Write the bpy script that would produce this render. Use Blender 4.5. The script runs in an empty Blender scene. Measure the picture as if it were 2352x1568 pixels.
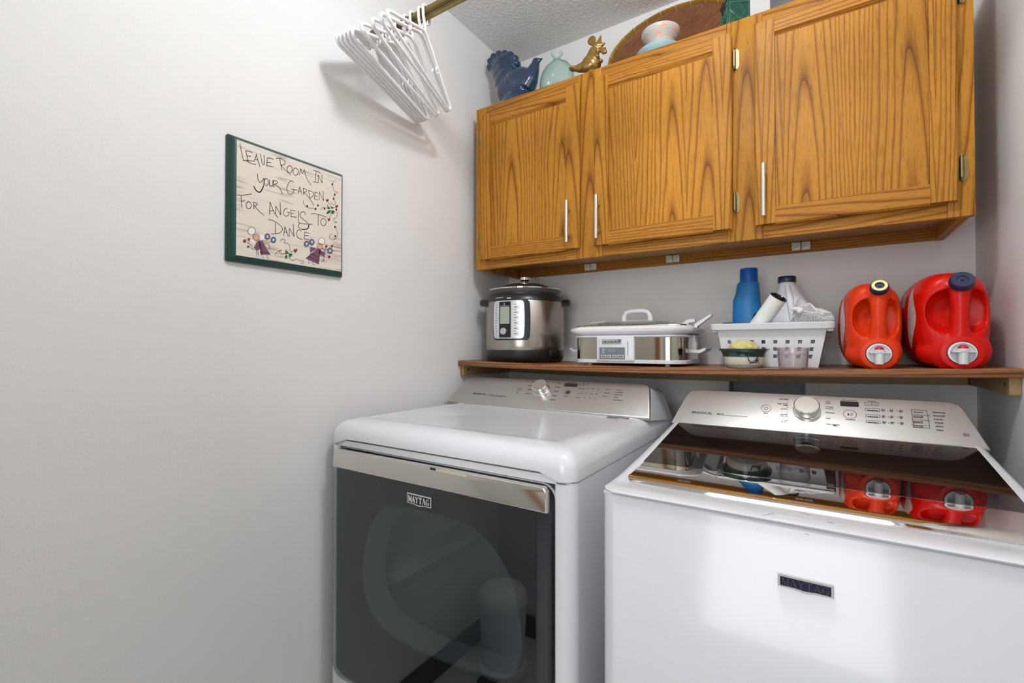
import bpy, bmesh, math, random
from mathutils import Vector as V, Matrix, noise
random.seed(7)
scn = bpy.context.scene
COL = scn.collection

# ------------------------------------------------------------------ camera
CAM = V((1.1604, -1.7478, 1.1821)); FPX = 1081.44
def cam_axes(yaw, pitch, roll):
    y, p, r = (math.radians(a) for a in (yaw, pitch, roll))
    fw = V((-math.sin(y)*math.cos(p), math.cos(y)*math.cos(p), math.sin(p)))
    rt = V((math.cos(y), math.sin(y), 0)); up = rt.cross(fw)
    return math.cos(r)*rt + math.sin(r)*up, -math.sin(r)*rt + math.cos(r)*up, fw
RT, UP, FW = cam_axes(33.2128, .68, .0606)
cd = bpy.data.cameras.new('camera'); cam = bpy.data.objects.new('camera', cd); COL.objects.link(cam)
cd.sensor_width = 36; cd.sensor_fit = 'HORIZONTAL'; cd.lens = 36*FPX/2352; cd.clip_start = .01
cam.matrix_world = Matrix(((RT.x, UP.x, -FW.x, CAM.x), (RT.y, UP.y, -FW.y, CAM.y), (RT.z, UP.z, -FW.z, CAM.z), (0, 0, 0, 1)))
scn.camera = cam

# ------------------------------------------------------------------ world, lights, exposure
w = bpy.data.worlds.new('world'); scn.world = w; w.use_nodes = True
w.node_tree.nodes['Background'].inputs[0].default_value = (.9, .95, 1, 1)
w.node_tree.nodes['Background'].inputs[1].default_value = .3
vs = scn.view_settings
vs.view_transform = 'Standard'; vs.look = 'None'; vs.gamma = 1; vs.use_curve_mapping = False; vs.exposure = 0.12
def area(name, loc, target, size, power, color, shape='DISK', sy=None):
    l = bpy.data.lights.new(name, 'AREA'); l.shape = shape; l.size = size; l.energy = power; l.color = color
    if sy: l.size_y = sy
    o = bpy.data.objects.new(name, l); COL.objects.link(o); o.location = loc
    o.rotation_euler = (V(target)-V(loc)).to_track_quat('-Z', 'Y').to_euler()
    return o
# daylight that comes in through the doorway from the hall's far end
area('hall_daylight_offscreen', (1.0, -3.28, 1.45), (1.0, 0, 1.45), 1.1, 19, (.95, .975, 1), 'RECTANGLE', 1.3)
# light of the ceiling lamp above the frame, just under its dome
pl_ = bpy.data.lights.new('laundry_ceiling_lamp_offscreen', 'POINT'); pl_.energy = 20; pl_.color = (.94, .97, 1); pl_.shadow_soft_size = .07
po = bpy.data.objects.new('laundry_ceiling_lamp_offscreen', pl_); COL.objects.link(po); po.location = (.98, -1.12, 2.33)

# ------------------------------------------------------------------ geometry helpers
def ray(px, py): return FW + RT*((px-1176)/FPX) - UP*((py-784)/FPX)
def at_x(px, py, X): d = ray(px, py); return CAM + d*((X-CAM.x)/d.x)
def at_y(px, py, Y): d = ray(px, py); return CAM + d*((Y-CAM.y)/d.y)
def at_plane(px, py, P, n): d = ray(px, py); return CAM + d*((P-CAM).dot(n)/d.dot(n))

class G:
    def __init__(s): s.bm = bmesh.new()
    def take(s, t, M=None):
        if M is not None: bmesh.ops.transform(t, matrix=M, verts=t.verts)
        bmesh.ops.recalc_face_normals(t, faces=t.faces)
        me = bpy.data.meshes.new('tmp'); t.to_mesh(me); t.free(); s.bm.from_mesh(me); bpy.data.meshes.remove(me); return s
    def mesh(s, me, M=None):
        t = bmesh.new(); t.from_mesh(me); return s.take(t, M)
    def box(s, x0, x1, y0, y1, z0, z1, bev=0, seg=2, M=None):
        t = bmesh.new(); bmesh.ops.create_cube(t, size=1)
        bmesh.ops.transform(t, matrix=Matrix.Translation(((x0+x1)/2, (y0+y1)/2, (z0+z1)/2)) @ Matrix.Diagonal((x1-x0, y1-y0, z1-z0, 1)), verts=t.verts)
        if bev: bmesh.ops.bevel(t, geom=t.edges[:], offset=bev, segments=seg, affect='EDGES', profile=.5, clamp_overlap=True)
        return s.take(t, M)
    def hexa(s, v8, bev=0, seg=2):
        t = bmesh.new(); v = [t.verts.new(p) for p in v8]
        for f in ((0, 1, 2, 3), (4, 5, 6, 7), (0, 1, 5, 4), (1, 2, 6, 5), (2, 3, 7, 6), (3, 0, 4, 7)): t.faces.new([v[i] for i in f])
        bmesh.ops.recalc_face_normals(t, faces=t.faces)
        if bev: bmesh.ops.bevel(t, geom=t.edges[:], offset=bev, segments=seg, affect='EDGES', profile=.5, clamp_overlap=True)
        return s.take(t)
    def lathe(s, prof, c=(0, 0, 0), n=48, M=None, sx=1, sy=1):
        t = bmesh.new(); rings = []
        for r, z in prof:
            if r < 1e-6: rings.append([t.verts.new((c[0], c[1], c[2]+z))])
            else: rings.append([t.verts.new((c[0]+sx*r*math.cos(2*math.pi*i/n), c[1]+sy*r*math.sin(2*math.pi*i/n), c[2]+z)) for i in range(n)])
        for a, b in zip(rings, rings[1:]):
            for i in range(n):
                j = (i+1) % n
                if len(a) == 1 and len(b) == 1: continue
                if len(a) == 1: t.faces.new((a[0], b[i], b[j]))
                elif len(b) == 1: t.faces.new((a[i], a[j], b[0]))
                else: t.faces.new((a[i], a[j], b[j], b[i]))
        return s.take(t, M)
    def loft(s, rings, cap0=True, cap1=True, M=None):
        t = bmesh.new(); R = [[t.verts.new(p) for p in r] for r in rings]; n = len(R[0])
        for a, b in zip(R, R[1:]):
            for i in range(n): t.faces.new((a[i], a[(i+1) % n], b[(i+1) % n], b[i]))
        if cap0: t.faces.new(R[0])
        if cap1: t.faces.new(R[-1])
        return s.take(t, M)
    def tube(s, pts, r, n=8, closed=False, M=None):
        pts = [V(p) for p in pts]; N = len(pts); rr = r if isinstance(r, (list, tuple)) else [r]*N
        t = bmesh.new(); R = []; prev = None
        for i, p in enumerate(pts):
            if closed: d = pts[(i+1) % N]-pts[i-1]
            else: d = pts[min(i+1, N-1)]-pts[max(i-1, 0)]
            d.normalize()
            if prev is None:
                a = d.orthogonal().normalized()
            else:
                a = (prev - d*prev.dot(d)); a = a.normalized() if a.length > 1e-6 else d.orthogonal().normalized()
            prev = a; b = d.cross(a)
            R.append([t.verts.new(p + (a*math.cos(2*math.pi*k/n)+b*math.sin(2*math.pi*k/n))*rr[i]) for k in range(n)])
        for i in range(N if closed else N-1):
            A, B = R[i], R[(i+1) % N]
            for k in range(n): t.faces.new((A[k], A[(k+1) % n], B[(k+1) % n], B[k]))
        if not closed: t.faces.new(R[0]); t.faces.new(R[-1])
        return s.take(t, M)
    def cyl(s, p0, p1, r0, r1=None, n=24, bev=0):
        r1 = r0 if r1 is None else r1; p0, p1 = V(p0), V(p1); L = (p1-p0).length
        M = Matrix.Translation(p0) @ (p1-p0).to_track_quat('Z', 'Y').to_matrix().to_4x4()
        if bev: pr = [(0, 0), (r0-bev, 0), (r0, bev), (r1, L-bev), (r1-bev, L), (0, L)]
        else: pr = [(0, 0), (r0, 0), (r1, L), (0, L)]
        return s.lathe(pr, n=n, M=M)
    def ell(s, c, r, n=20, M=None):
        t = bmesh.new(); bmesh.ops.create_uvsphere(t, u_segments=n, v_segments=max(6, n//2), radius=1)
        bmesh.ops.transform(t, matrix=Matrix.Translation(c) @ (M or Matrix()) @ Matrix.Diagonal((r[0], r[1], r[2], 1)), verts=t.verts)
        return s.take(t)
    def prism(s, pts, O, u, v, nrm, d0, d1, bev=0, seg=2):
        # outline pts (a,b) on plane O + a u + b v, extruded d0..d1 along nrm
        O, u, v, nrm = V(O), V(u), V(v), V(nrm); t = bmesh.new()
        A = [t.verts.new(O+u*a+v*b+nrm*d0) for a, b in pts]; B = [t.verts.new(O+u*a+v*b+nrm*d1) for a, b in pts]
        n = len(pts); f0 = t.faces.new(A); f1 = t.faces.new(B)
        for i in range(n): t.faces.new((A[i], A[(i+1) % n], B[(i+1) % n], B[i]))
        bmesh.ops.recalc_face_normals(t, faces=t.faces)
        if bev: bmesh.ops.bevel(t, geom=list(f1.edges), offset=bev, segments=seg, affect='EDGES', profile=.5, clamp_overlap=True)
        return s.take(t)
    def flat(s, pts3):
        t = bmesh.new(); t.faces.new([t.verts.new(p) for p in pts3]); me = bpy.data.meshes.new('tmp'); t.to_mesh(me); t.free(); s.bm.from_mesh(me); bpy.data.meshes.remove(me); return s
    def to_mesh(s, name='m'):
        me = bpy.data.meshes.new(name); s.bm.to_mesh(me); s.bm.free(); return me

ORG = {}
def thing(name, label, cat, loc, group=None):
    o = bpy.data.objects.new(name, None); o.empty_display_size = .05; COL.objects.link(o); o.location = loc
    o['label'] = label; o['category'] = cat
    if group: o['group'] = group
    ORG[o.name] = V(loc); return o
def smooth(me, ang=38):
    if ang:
        me.shade_smooth(); me.set_sharp_from_angle(angle=math.radians(ang))
def part(name, g, mat, parent, ang=38, label=None, kind=None):
    me = g if isinstance(g, bpy.types.Mesh) else g.to_mesh(name)
    org = ORG[parent.name]; me.transform(Matrix.Translation(-org)); smooth(me, ang)
    me.materials.clear(); me.materials.append(mat)
    o = bpy.data.objects.new(name, me); COL.objects.link(o); o.parent = parent; ORG[o.name] = org
    if label: o['label'] = label
    if kind: o['kind'] = kind
    return o
def single(name, g, mat, label, cat, loc, ang=38, group=None):
    me = g if isinstance(g, bpy.types.Mesh) else g.to_mesh(name)
    me.transform(Matrix.Translation(-V(loc))); smooth(me, ang); me.materials.clear(); me.materials.append(mat)
    o = bpy.data.objects.new(name, me); COL.objects.link(o); o.location = loc
    o['label'] = label; o['category'] = cat; ORG[o.name] = V(loc)
    if group: o['group'] = group
    return o
def struct(name, g, mat, ang=0):
    me = g.to_mesh(name); smooth(me, ang); me.materials.append(mat)
    o = bpy.data.objects.new(name, me); COL.objects.link(o); o['kind'] = 'structure'; ORG[o.name] = V((0, 0, 0)); return o
def modded(me, mods):
    o = bpy.data.objects.new('tmpmod', me); COL.objects.link(o); tmp = []
    for ty, pr in mods:
        m = o.modifiers.new(ty, ty)
        for k, val in pr.items():
            if isinstance(val, bpy.types.Mesh):
                q = bpy.data.objects.new('tmpcut', val); COL.objects.link(q); tmp.append(q); val = q
            setattr(m, k, val)
    bpy.context.view_layer.update(); dg = bpy.context.evaluated_depsgraph_get()
    r = bpy.data.meshes.new_from_object(o.evaluated_get(dg))
    for q in tmp: bpy.data.objects.remove(q)
    bpy.data.objects.remove(o); return r
def text_mesh(s, size, extrude=0, offset=0, align='LEFT', space=1):
    c = bpy.data.curves.new('txt', 'FONT'); c.body = s; c.size = size; c.extrude = extrude; c.offset = offset; c.align_x = align; c.resolution_u = 3; c.space_character = space
    o = bpy.data.objects.new('txt', c); COL.objects.link(o); bpy.context.view_layer.update()
    me = bpy.data.meshes.new_from_object(o.evaluated_get(bpy.context.evaluated_depsgraph_get()))
    bpy.data.objects.remove(o); bpy.data.curves.remove(c); return me
def frame(O, u, v):
    u, v = V(u).normalized(), V(v).normalized(); n = u.cross(v)
    return Matrix(((u.x, v.x, n.x, O[0]), (u.y, v.y, n.y, O[1]), (u.z, v.z, n.z, O[2]), (0, 0, 0, 1)))
def rrect(x0, x1, y0, y1, r, n=5, m=1):
    P = []
    cs = [(x1-r, y0+r, -90), (x1-r, y1-r, 0), (x0+r, y1-r, 90), (x0+r, y0+r, 180)]
    for k, (cx, cy, a0) in enumerate(cs):
        for i in range(n+1):
            a = math.radians(a0+90*i/n); P.append((cx+r*math.cos(a), cy+r*math.sin(a)))
        nx = cs[(k+1) % 4]; a = math.radians(nx[2]); q = (nx[0]+r*math.cos(a), nx[1]+r*math.sin(a)); p = P[-1]
        for i in range(1, m): P.append((p[0]+(q[0]-p[0])*i/m, p[1]+(q[1]-p[1])*i/m))
    return P

# ------------------------------------------------------------------ material helpers
def mat(name, col, rough=.5, metal=0, bump=None, spec=None, coat=0, trans=0, ior=None, var=None, emit=None):
    m = bpy.data.materials.new(name); m.use_nodes = True; nt = m.node_tree; b = nt.nodes['Principled BSDF']
    b.inputs['Base Color'].default_value = (*col, 1); b.inputs['Roughness'].default_value = rough; b.inputs['Metallic'].default_value = metal
    if spec is not None: b.inputs['Specular IOR Level'].default_value = spec
    if coat: b.inputs['Coat Weight'].default_value = coat; b.inputs['Coat Roughness'].default_value = .06
    if trans: b.inputs['Transmission Weight'].default_value = trans
    if ior: b.inputs['IOR'].default_value = ior
    if emit: b.inputs['Emission Color'].default_value = (*emit[0], 1); b.inputs['Emission Strength'].default_value = emit[1]
    tc = nt.nodes.new('ShaderNodeTexCoord')
    if var:   # (scale, amount)
        n = nt.nodes.new('ShaderNodeTexNoise'); n.inputs['Scale'].default_value = var[0]; n.inputs['Detail'].default_value = 4
        nt.links.new(tc.outputs['Object'], n.inputs['Vector'])
        mx = nt.nodes.new('ShaderNodeMix'); mx.data_type = 'RGBA'
        mx.inputs[6].default_value = (*[c*(1-var[1]) for c in col], 1); mx.inputs[7].default_value = (*[min(1, c*(1+var[1])) for c in col], 1)
        nt.links.new(n.outputs['Fac'], mx.inputs[0]); nt.links.new(mx.outputs[2], b.inputs['Base Color'])
    if bump:  # (scale vec or float, strength, distance, detail)
        n = nt.nodes.new('ShaderNodeTexNoise'); n.inputs['Detail'].default_value = bump[3] if len(bump) > 3 else 3
        mp = nt.nodes.new('ShaderNodeMapping'); sc = bump[0]
        mp.inputs['Scale'].default_value = sc if isinstance(sc, tuple) else (sc, sc, sc); n.inputs['Scale'].default_value = 1
        nt.links.new(tc.outputs['Object'], mp.inputs['Vector']); nt.links.new(mp.outputs['Vector'], n.inputs['Vector'])
        bp = nt.nodes.new('ShaderNodeBump'); bp.inputs['Strength'].default_value = bump[1]; bp.inputs['Distance'].default_value = bump[2]
        nt.links.new(n.outputs['Fac'], bp.inputs['Height']); nt.links.new(bp.outputs['Normal'], b.inputs['Normal'])
    return m
def thin_glass(name, tint, rough=.02, ior=1.5, haze=0, hazecol=(.8, .8, .8), edge=None):
    m = bpy.data.materials.new(name); m.use_nodes = True; nt = m.node_tree; nt.nodes.clear()
    out = nt.nodes.new('ShaderNodeOutputMaterial'); tr = nt.nodes.new('ShaderNodeBsdfTransparent'); tr.inputs[0].default_value = (*tint, 1)
    gl = nt.nodes.new('ShaderNodeBsdfGlossy'); gl.inputs['Roughness'].default_value = rough; gl.inputs[0].default_value = (1, 1, 1, 1)
    lw = nt.nodes.new('ShaderNodeLayerWeight'); lw.inputs[0].default_value = .5
    pw = nt.nodes.new('ShaderNodeMath'); pw.operation = 'POWER'; nt.links.new(lw.outputs['Facing'], pw.inputs[0]); pw.inputs[1].default_value = 4.5
    f0 = ((ior-1)/(ior+1))**2; fr = nt.nodes.new('ShaderNodeMath'); fr.operation = 'MULTIPLY_ADD'; nt.links.new(pw.outputs[0], fr.inputs[0]); fr.inputs[1].default_value = 1-f0; fr.inputs[2].default_value = f0
    a = tr.outputs[0]
    if edge:
        e2 = nt.nodes.new('ShaderNodeMath'); e2.operation = 'POWER'; nt.links.new(lw.outputs['Facing'], e2.inputs[0]); e2.inputs[1].default_value = 2.2
        em = nt.nodes.new('ShaderNodeMix'); em.data_type = 'RGBA'; em.inputs[6].default_value = (*tint, 1); em.inputs[7].default_value = (*edge, 1); nt.links.new(e2.outputs[0], em.inputs[0]); nt.links.new(em.outputs[2], tr.inputs[0])
    if haze:
        d = nt.nodes.new('ShaderNodeBsdfDiffuse'); d.inputs[0].default_value = (*hazecol, 1)
        h = nt.nodes.new('ShaderNodeMixShader'); h.inputs[0].default_value = haze; nt.links.new(a, h.inputs[1]); nt.links.new(d.outputs[0], h.inputs[2]); a = h.outputs[0]
    mx = nt.nodes.new('ShaderNodeMixShader'); nt.links.new(fr.outputs[0], mx.inputs[0]); nt.links.new(a, mx.inputs[1]); nt.links.new(gl.outputs[0], mx.inputs[2])
    nt.links.new(mx.outputs[0], out.inputs[0]); return m
def oak(name, grain, light, mid, dark, freq=108, rough=.44, pore=.5, tilt=.030):
    m = bpy.data.materials.new(name); m.use_nodes = True; nt = m.node_tree; N = nt.nodes; L = nt.links; b = N['Principled BSDF']
    b.inputs['Roughness'].default_value = rough; b.inputs['Specular IOR Level'].default_value = .16
    def math_(op, a, c=None, d=None):
        n = N.new('ShaderNodeMath'); n.operation = op
        for i, x in enumerate((a, c, d)):
            if x is None: continue
            if isinstance(x, (int, float)): n.inputs[i].default_value = x
            else: L.new(x, n.inputs[i])
        return n.outputs[0]
    tc = N.new('ShaderNodeTexCoord'); oi = N.new('ShaderNodeObjectInfo'); sp = N.new('ShaderNodeSeparateXYZ'); L.new(tc.outputs['Object'], sp.inputs[0])
    rnd = oi.outputs['Random']
    X, Y, Z = sp.outputs
    u, wv = (X, Z) if grain == 'z' else (Z, X)
    if grain == 'x_top': u, wv = Y, X
    u = math_('ADD', u, math_('MULTIPLY', rnd, 3.7)); wv2 = math_('ADD', wv, math_('MULTIPLY', rnd, 11.3))
    cb = N.new('ShaderNodeCombineXYZ'); L.new(math_('MULTIPLY', u, 9.0), cb.inputs[0]); L.new(math_('MULTIPLY', Y, 9.0), cb.inputs[1]); L.new(math_('MULTIPLY', wv2, .9), cb.inputs[2])
    n1 = N.new('ShaderNodeTexNoise'); n1.inputs['Scale'].default_value = 1; n1.inputs['Detail'].default_value = 3; L.new(cb.outputs[0], n1.inputs['Vector'])
    nd = math_('SUBTRACT', n1.outputs['Fac'], .5)
    U = math_('SUBTRACT', math_('PINGPONG', u, .155), .05)
    U = math_('ADD', U, math_('MULTIPLY', nd, .05))
    t = math_('MULTIPLY', math_('ADD', wv, math_('ADD', 1.05, math_('MULTIPLY', rnd, .5))), tilt)
    dd = math_('SQRT', math_('ADD', math_('MULTIPLY', U, U), math_('MULTIPLY', t, t)))
    ph = math_('FRACT', math_('MULTIPLY', math_('ADD', dd, math_('MULTIPLY', nd, .012)), freq))
    cr = N.new('ShaderNodeValToRGB'); e = cr.color_ramp; e.elements[0].position = 0; e.elements[0].color = (*dark, 1); e.elements[1].position = 1; e.elements[1].color = (*mid, 1)
    for p, c in ((.10, mid), (.34, light), (.82, light), (.97, mid)):
        x = e.elements.new(p); x.color = (*c, 1)
    L.new(ph, cr.inputs[0])
    cb2 = N.new('ShaderNodeCombineXYZ'); L.new(math_('MULTIPLY', u, 520.0), cb2.inputs[0]); L.new(math_('MULTIPLY', Y, 520.0), cb2.inputs[1]); L.new(math_('MULTIPLY', wv2, 26.0), cb2.inputs[2])
    n2 = N.new('ShaderNodeTexNoise'); n2.inputs['Scale'].default_value = 1; n2.inputs['Detail'].default_value = 2; L.new(cb2.outputs[0], n2.inputs['Vector'])
    pr = N.new('ShaderNodeMapRange'); pr.inputs[1].default_value = .52; pr.inputs[2].default_value = .72; L.new(n2.outputs['Fac'], pr.inputs[0])
    mx = N.new('ShaderNodeMix'); mx.data_type = 'RGBA'; mx.blend_type = 'MIX'; L.new(math_('MULTIPLY', pr.outputs[0], pore), mx.inputs[0]); L.new(cr.outputs[0], mx.inputs[6]); mx.inputs[7].default_value = (*dark, 1)
    n3 = N.new('ShaderNodeTexNoise'); n3.inputs['Scale'].default_value = .5; L.new(cb.outputs[0], n3.inputs['Vector'])
    hv = N.new('ShaderNodeHueSaturation'); L.new(mx.outputs[2], hv.inputs['Color'])
    vv = N.new('ShaderNodeMapRange'); vv.inputs[1].default_value = .3; vv.inputs[2].default_value = .7; vv.inputs[3].default_value = .86; vv.inputs[4].default_value = 1.12; L.new(n3.outputs['Fac'], vv.inputs[0])
    L.new(vv.outputs[0], hv.inputs['Value']); L.new(hv.outputs[0], b.inputs['Base Color'])
    bp = N.new('ShaderNodeBump'); bp.inputs['Strength'].default_value = .12; bp.inputs['Distance'].default_value = .002; L.new(n2.outputs['Fac'], bp.inputs['Height']); L.new(bp.outputs[0], b.inputs['Normal'])
    return m
def zbands(name, stops, rough, axis=2, coat=0):
    # colours that change with height on the thing itself (glaze bands)
    m = mat(name, stops[0][1], rough, coat=coat); nt = m.node_tree; b = nt.nodes['Principled BSDF']
    tc = nt.nodes.new('ShaderNodeTexCoord'); sp = nt.nodes.new('ShaderNodeSeparateXYZ'); nt.links.new(tc.outputs['Object'], sp.inputs[0])
    lo, hi = stops[0][0], stops[-1][0]
    mr = nt.nodes.new('ShaderNodeMapRange'); mr.inputs[1].default_value = lo; mr.inputs[2].default_value = hi; nt.links.new(sp.outputs[axis], mr.inputs[0])
    cr = nt.nodes.new('ShaderNodeValToRGB'); e = cr.color_ramp
    e.elements[0].position = 0; e.elements[0].color = (*stops[0][1], 1); e.elements[1].position = 1; e.elements[1].color = (*stops[-1][1], 1)
    for z, c in stops[1:-1]:
        x = e.elements.new((z-lo)/(hi-lo)); x.color = (*c, 1)
    nt.links.new(mr.outputs[0], cr.inputs[0]); nt.links.new(cr.outputs[0], b.inputs['Base Color']); return m

M_wall = mat('wall_paint', (.785, .780, .768), .62, bump=(190, .16, .002, 3))
M_ceil = mat('ceiling_texture', (.82, .82, .82), .8, bump=(88, .8, .008, 4))
M_floor = mat('floor_vinyl', (.72, .69, .65), .35, var=(6, .12))
M_base = mat('baseboard_dark', (.06, .035, .02), .4)
M_oakv = oak('oak_vertical', 'z', (.455, .200, .025), (.325, .130, .016), (.135, .046, .007))
M_oakh = oak('oak_horizontal', 'x', (.425, .180, .025), (.29, .112, .016), (.120, .040, .007), freq=120)
M_carc = mat('cabinet_inside', (.43, .24, .085), .5, var=(14, .12))
M_shelf = oak('shelf_edge', 'x', (.30, .125, .050), (.17, .064, .026), (.045, .016, .008), freq=150, rough=.3, pore=.5, tilt=.02)
M_cleat = mat('cleat_wood', (.34, .22, .10), .55, bump=((30, 200, 200), .2, .002), var=(30, .2))
M_white = mat('white_enamel', (.735, .75, .785), .16, coat=.3)
M_whitep = mat('white_plastic', (.68, .685, .71), .3)
M_hang = mat('hanger_plastic', (.90, .90, .91), .35)
M_steel = mat('brushed_steel', (.52, .50, .48), .36, 1, bump=((6, 900, 900), .10, .0006, 2))
M_steelc = mat('brushed_steel_round', (.43, .395, .355), .25, 1, bump=((60, 60, 900), .05, .0005, 2))
M_mirror = mat('polished_steel', (.46, .43, .36), .07, 1)
M_chrome = mat('chrome', (.82, .81, .79), .06, 1)
M_nickel = mat('satin_nickel', (.66, .65, .62), .28, 1)
M_brass = mat('antique_brass', (.25, .19, .085), .35, 1, var=(60, .25))
M_black = mat('black_plastic', (.012, .012, .013), .3)
M_blackg = mat('black_gloss', (.006, .006, .007), .08)
M_lid = mat('black_lid_glass', (.006, .006, .006), .015, spec=.8, coat=.25)
M_navy = mat('navy_plastic', (.012, .018, .06), .35)
M_grey = mat('grey_plastic', (.16, .18, .21), .4)
M_print = mat('dark_print', (.03, .03, .03), .5)
M_lprint = mat('pale_print', (.75, .75, .75), .5)
M_silver = mat('silver_plastic', (.62, .63, .65), .3, .35)
M_lcd = mat('lcd', (.36, .39, .34), .2)
M_red = mat('red_jug', (.66, .036, .003), .34, spec=.25)
M_red2 = mat('red_jug_deep', (.60, .006, .002), .34, spec=.25)
M_tint = thin_glass('tinted_door_glass', (.60, .64, .645), .01, 1.70)

# ------------------------------------------------------------------ the room
W, H = 1.5128, 2.4402
YF = -1.82
DX0, DX1 = .46, 1.40     # doorway behind the camera
struct('wall_left', G().box(-.1, 0, YF-.1, .1, 0, H+.1), M_wall)
RX0, RX1, RZ0, RZ1 = .899, 1.121, .935, 1.075     # opening of the laundry outlet box
g = G(); g.box(-.1, RX0, 0, .1, 0, H+.1); g.box(RX1, W+.1, 0, .1, 0, H+.1); g.box(RX0, RX1, 0, .1, 0, RZ0); g.box(RX0, RX1, 0, .1, RZ1, H+.1); struct('wall_back', g, M_wall)
struct('wall_right', G().box(W, W+.1, YF-.1, .1, 0, H+.1), M_wall)
g = G(); g.box(-.1, DX0, YF-.1, YF, 0, H); g.box(DX1, W+.1, YF-.1, YF, 0, H); g.box(DX0, DX1, YF-.1, YF, 2.04, H); struct('wall_front', g, M_wall)
struct('ceiling', G().box(-1.1, 2.7, -3.4, .1, H, H+.1), M_ceil)
struct('floor', G().box(-1.1, 2.7, -3.4, .1, -.1, 0), M_floor)
g = G(); g.box(-1.1, 2.7, -3.4, -3.3, 0, H); g.box(-1.1, -1.0, -3.3, YF-.1, 0, H); g.box(2.6, 2.7, -3.3, YF-.1, 0, H); g.box(-1.0, -.1, YF-.1, YF, 0, H); g.box(W+.1, 2.6, YF-.1, YF, 0, H); struct('wall_hall', g, M_wall)
struct('baseboard_left', G().box(0, .012, YF, -.02, 0, .085, .003), M_base)
struct('baseboard_front', G().box(.012, DX0-.07, YF, YF+.012, 0, .085, .003), M_base)
g = G(); g.box(DX0-.065, DX0, YF, YF+.015, 0, 2.105, .004); g.box(DX1, DX1+.065, YF, YF+.015, 0, 2.105, .004); g.box(DX0, DX1, YF, YF+.015, 2.04, 2.105, .004); struct('trim_1', g, M_oakv, 30)
# ceiling lamp fitting (behind the top of the frame)
t = thing('ceiling_lamp', 'round white glass dome lamp fixed to laundry ceiling', 'lamp', (.98, -1.12, H))
part('base', G().cyl((.98, -1.12, H+.001), (.98, -1.12, H-.018), .15), M_whitep, t)
part('dome', G().lathe([(.14, -.018), (.138, -.022), (.12, -.029), (.08, -.034), (0, -.036)], (.98, -1.12, H)), mat('lamp_glass', (.9, .9, .88), .3, emit=((1, .97, .92), 2.5)), t)

# ------------------------------------------------------------------ wall cabinet
ZB, ZT, XL, XR, YC = 1.4792, 2.1035, .0466, 1.4535, -.300
cab = thing('wall_cabinet', 'golden oak wall cabinet with three doors mounted above the shelf', 'cabinet', ((XL+XR)/2, -.15, ZB))
for a, b in ((XL+.005, XL+.024), (XR-.024, XR-.005)): part('side_panel', G().box(a, b, YC+.019, -.0005, ZB+.0005, ZT-.004, .001), M_oakv, cab)
part('bottom_panel', G().box(XL+.024, XR-.024, YC+.019, -.001, ZB+.034, ZB+.046), M_carc, cab)
part('top_panel', G().box(XL+.024, XR-.024, YC+.019, -.001, ZT-.016, ZT-.004), M_carc, cab)
part('back_rail', G().box(XL+.024, XR-.024, -.019, -.0008, ZB+.002, ZB+.034), M_oakh, cab)
for a, b in ((XL, .094), (.474, .564), (.942, 1.032), (1.406, XR)): part('face_stile', G().box(a, b, YC, YC+.019, ZB, ZT, .0012), M_oakv, cab)
xs = [.094, .474, .564, .942, 1.032, 1.406]
for a, b in ((.094, .474), (.564, .942), (1.032, 1.406)):
    part('face_rail', G().box(a, b, YC+.0003, YC+.0185, ZB, ZB+.047, .0012), M_oakh, cab)
    part('face_rail', G().box(a, b, YC+.0003, YC+.0185, ZT-.050, ZT, .0012), M_oakh, cab)
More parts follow.
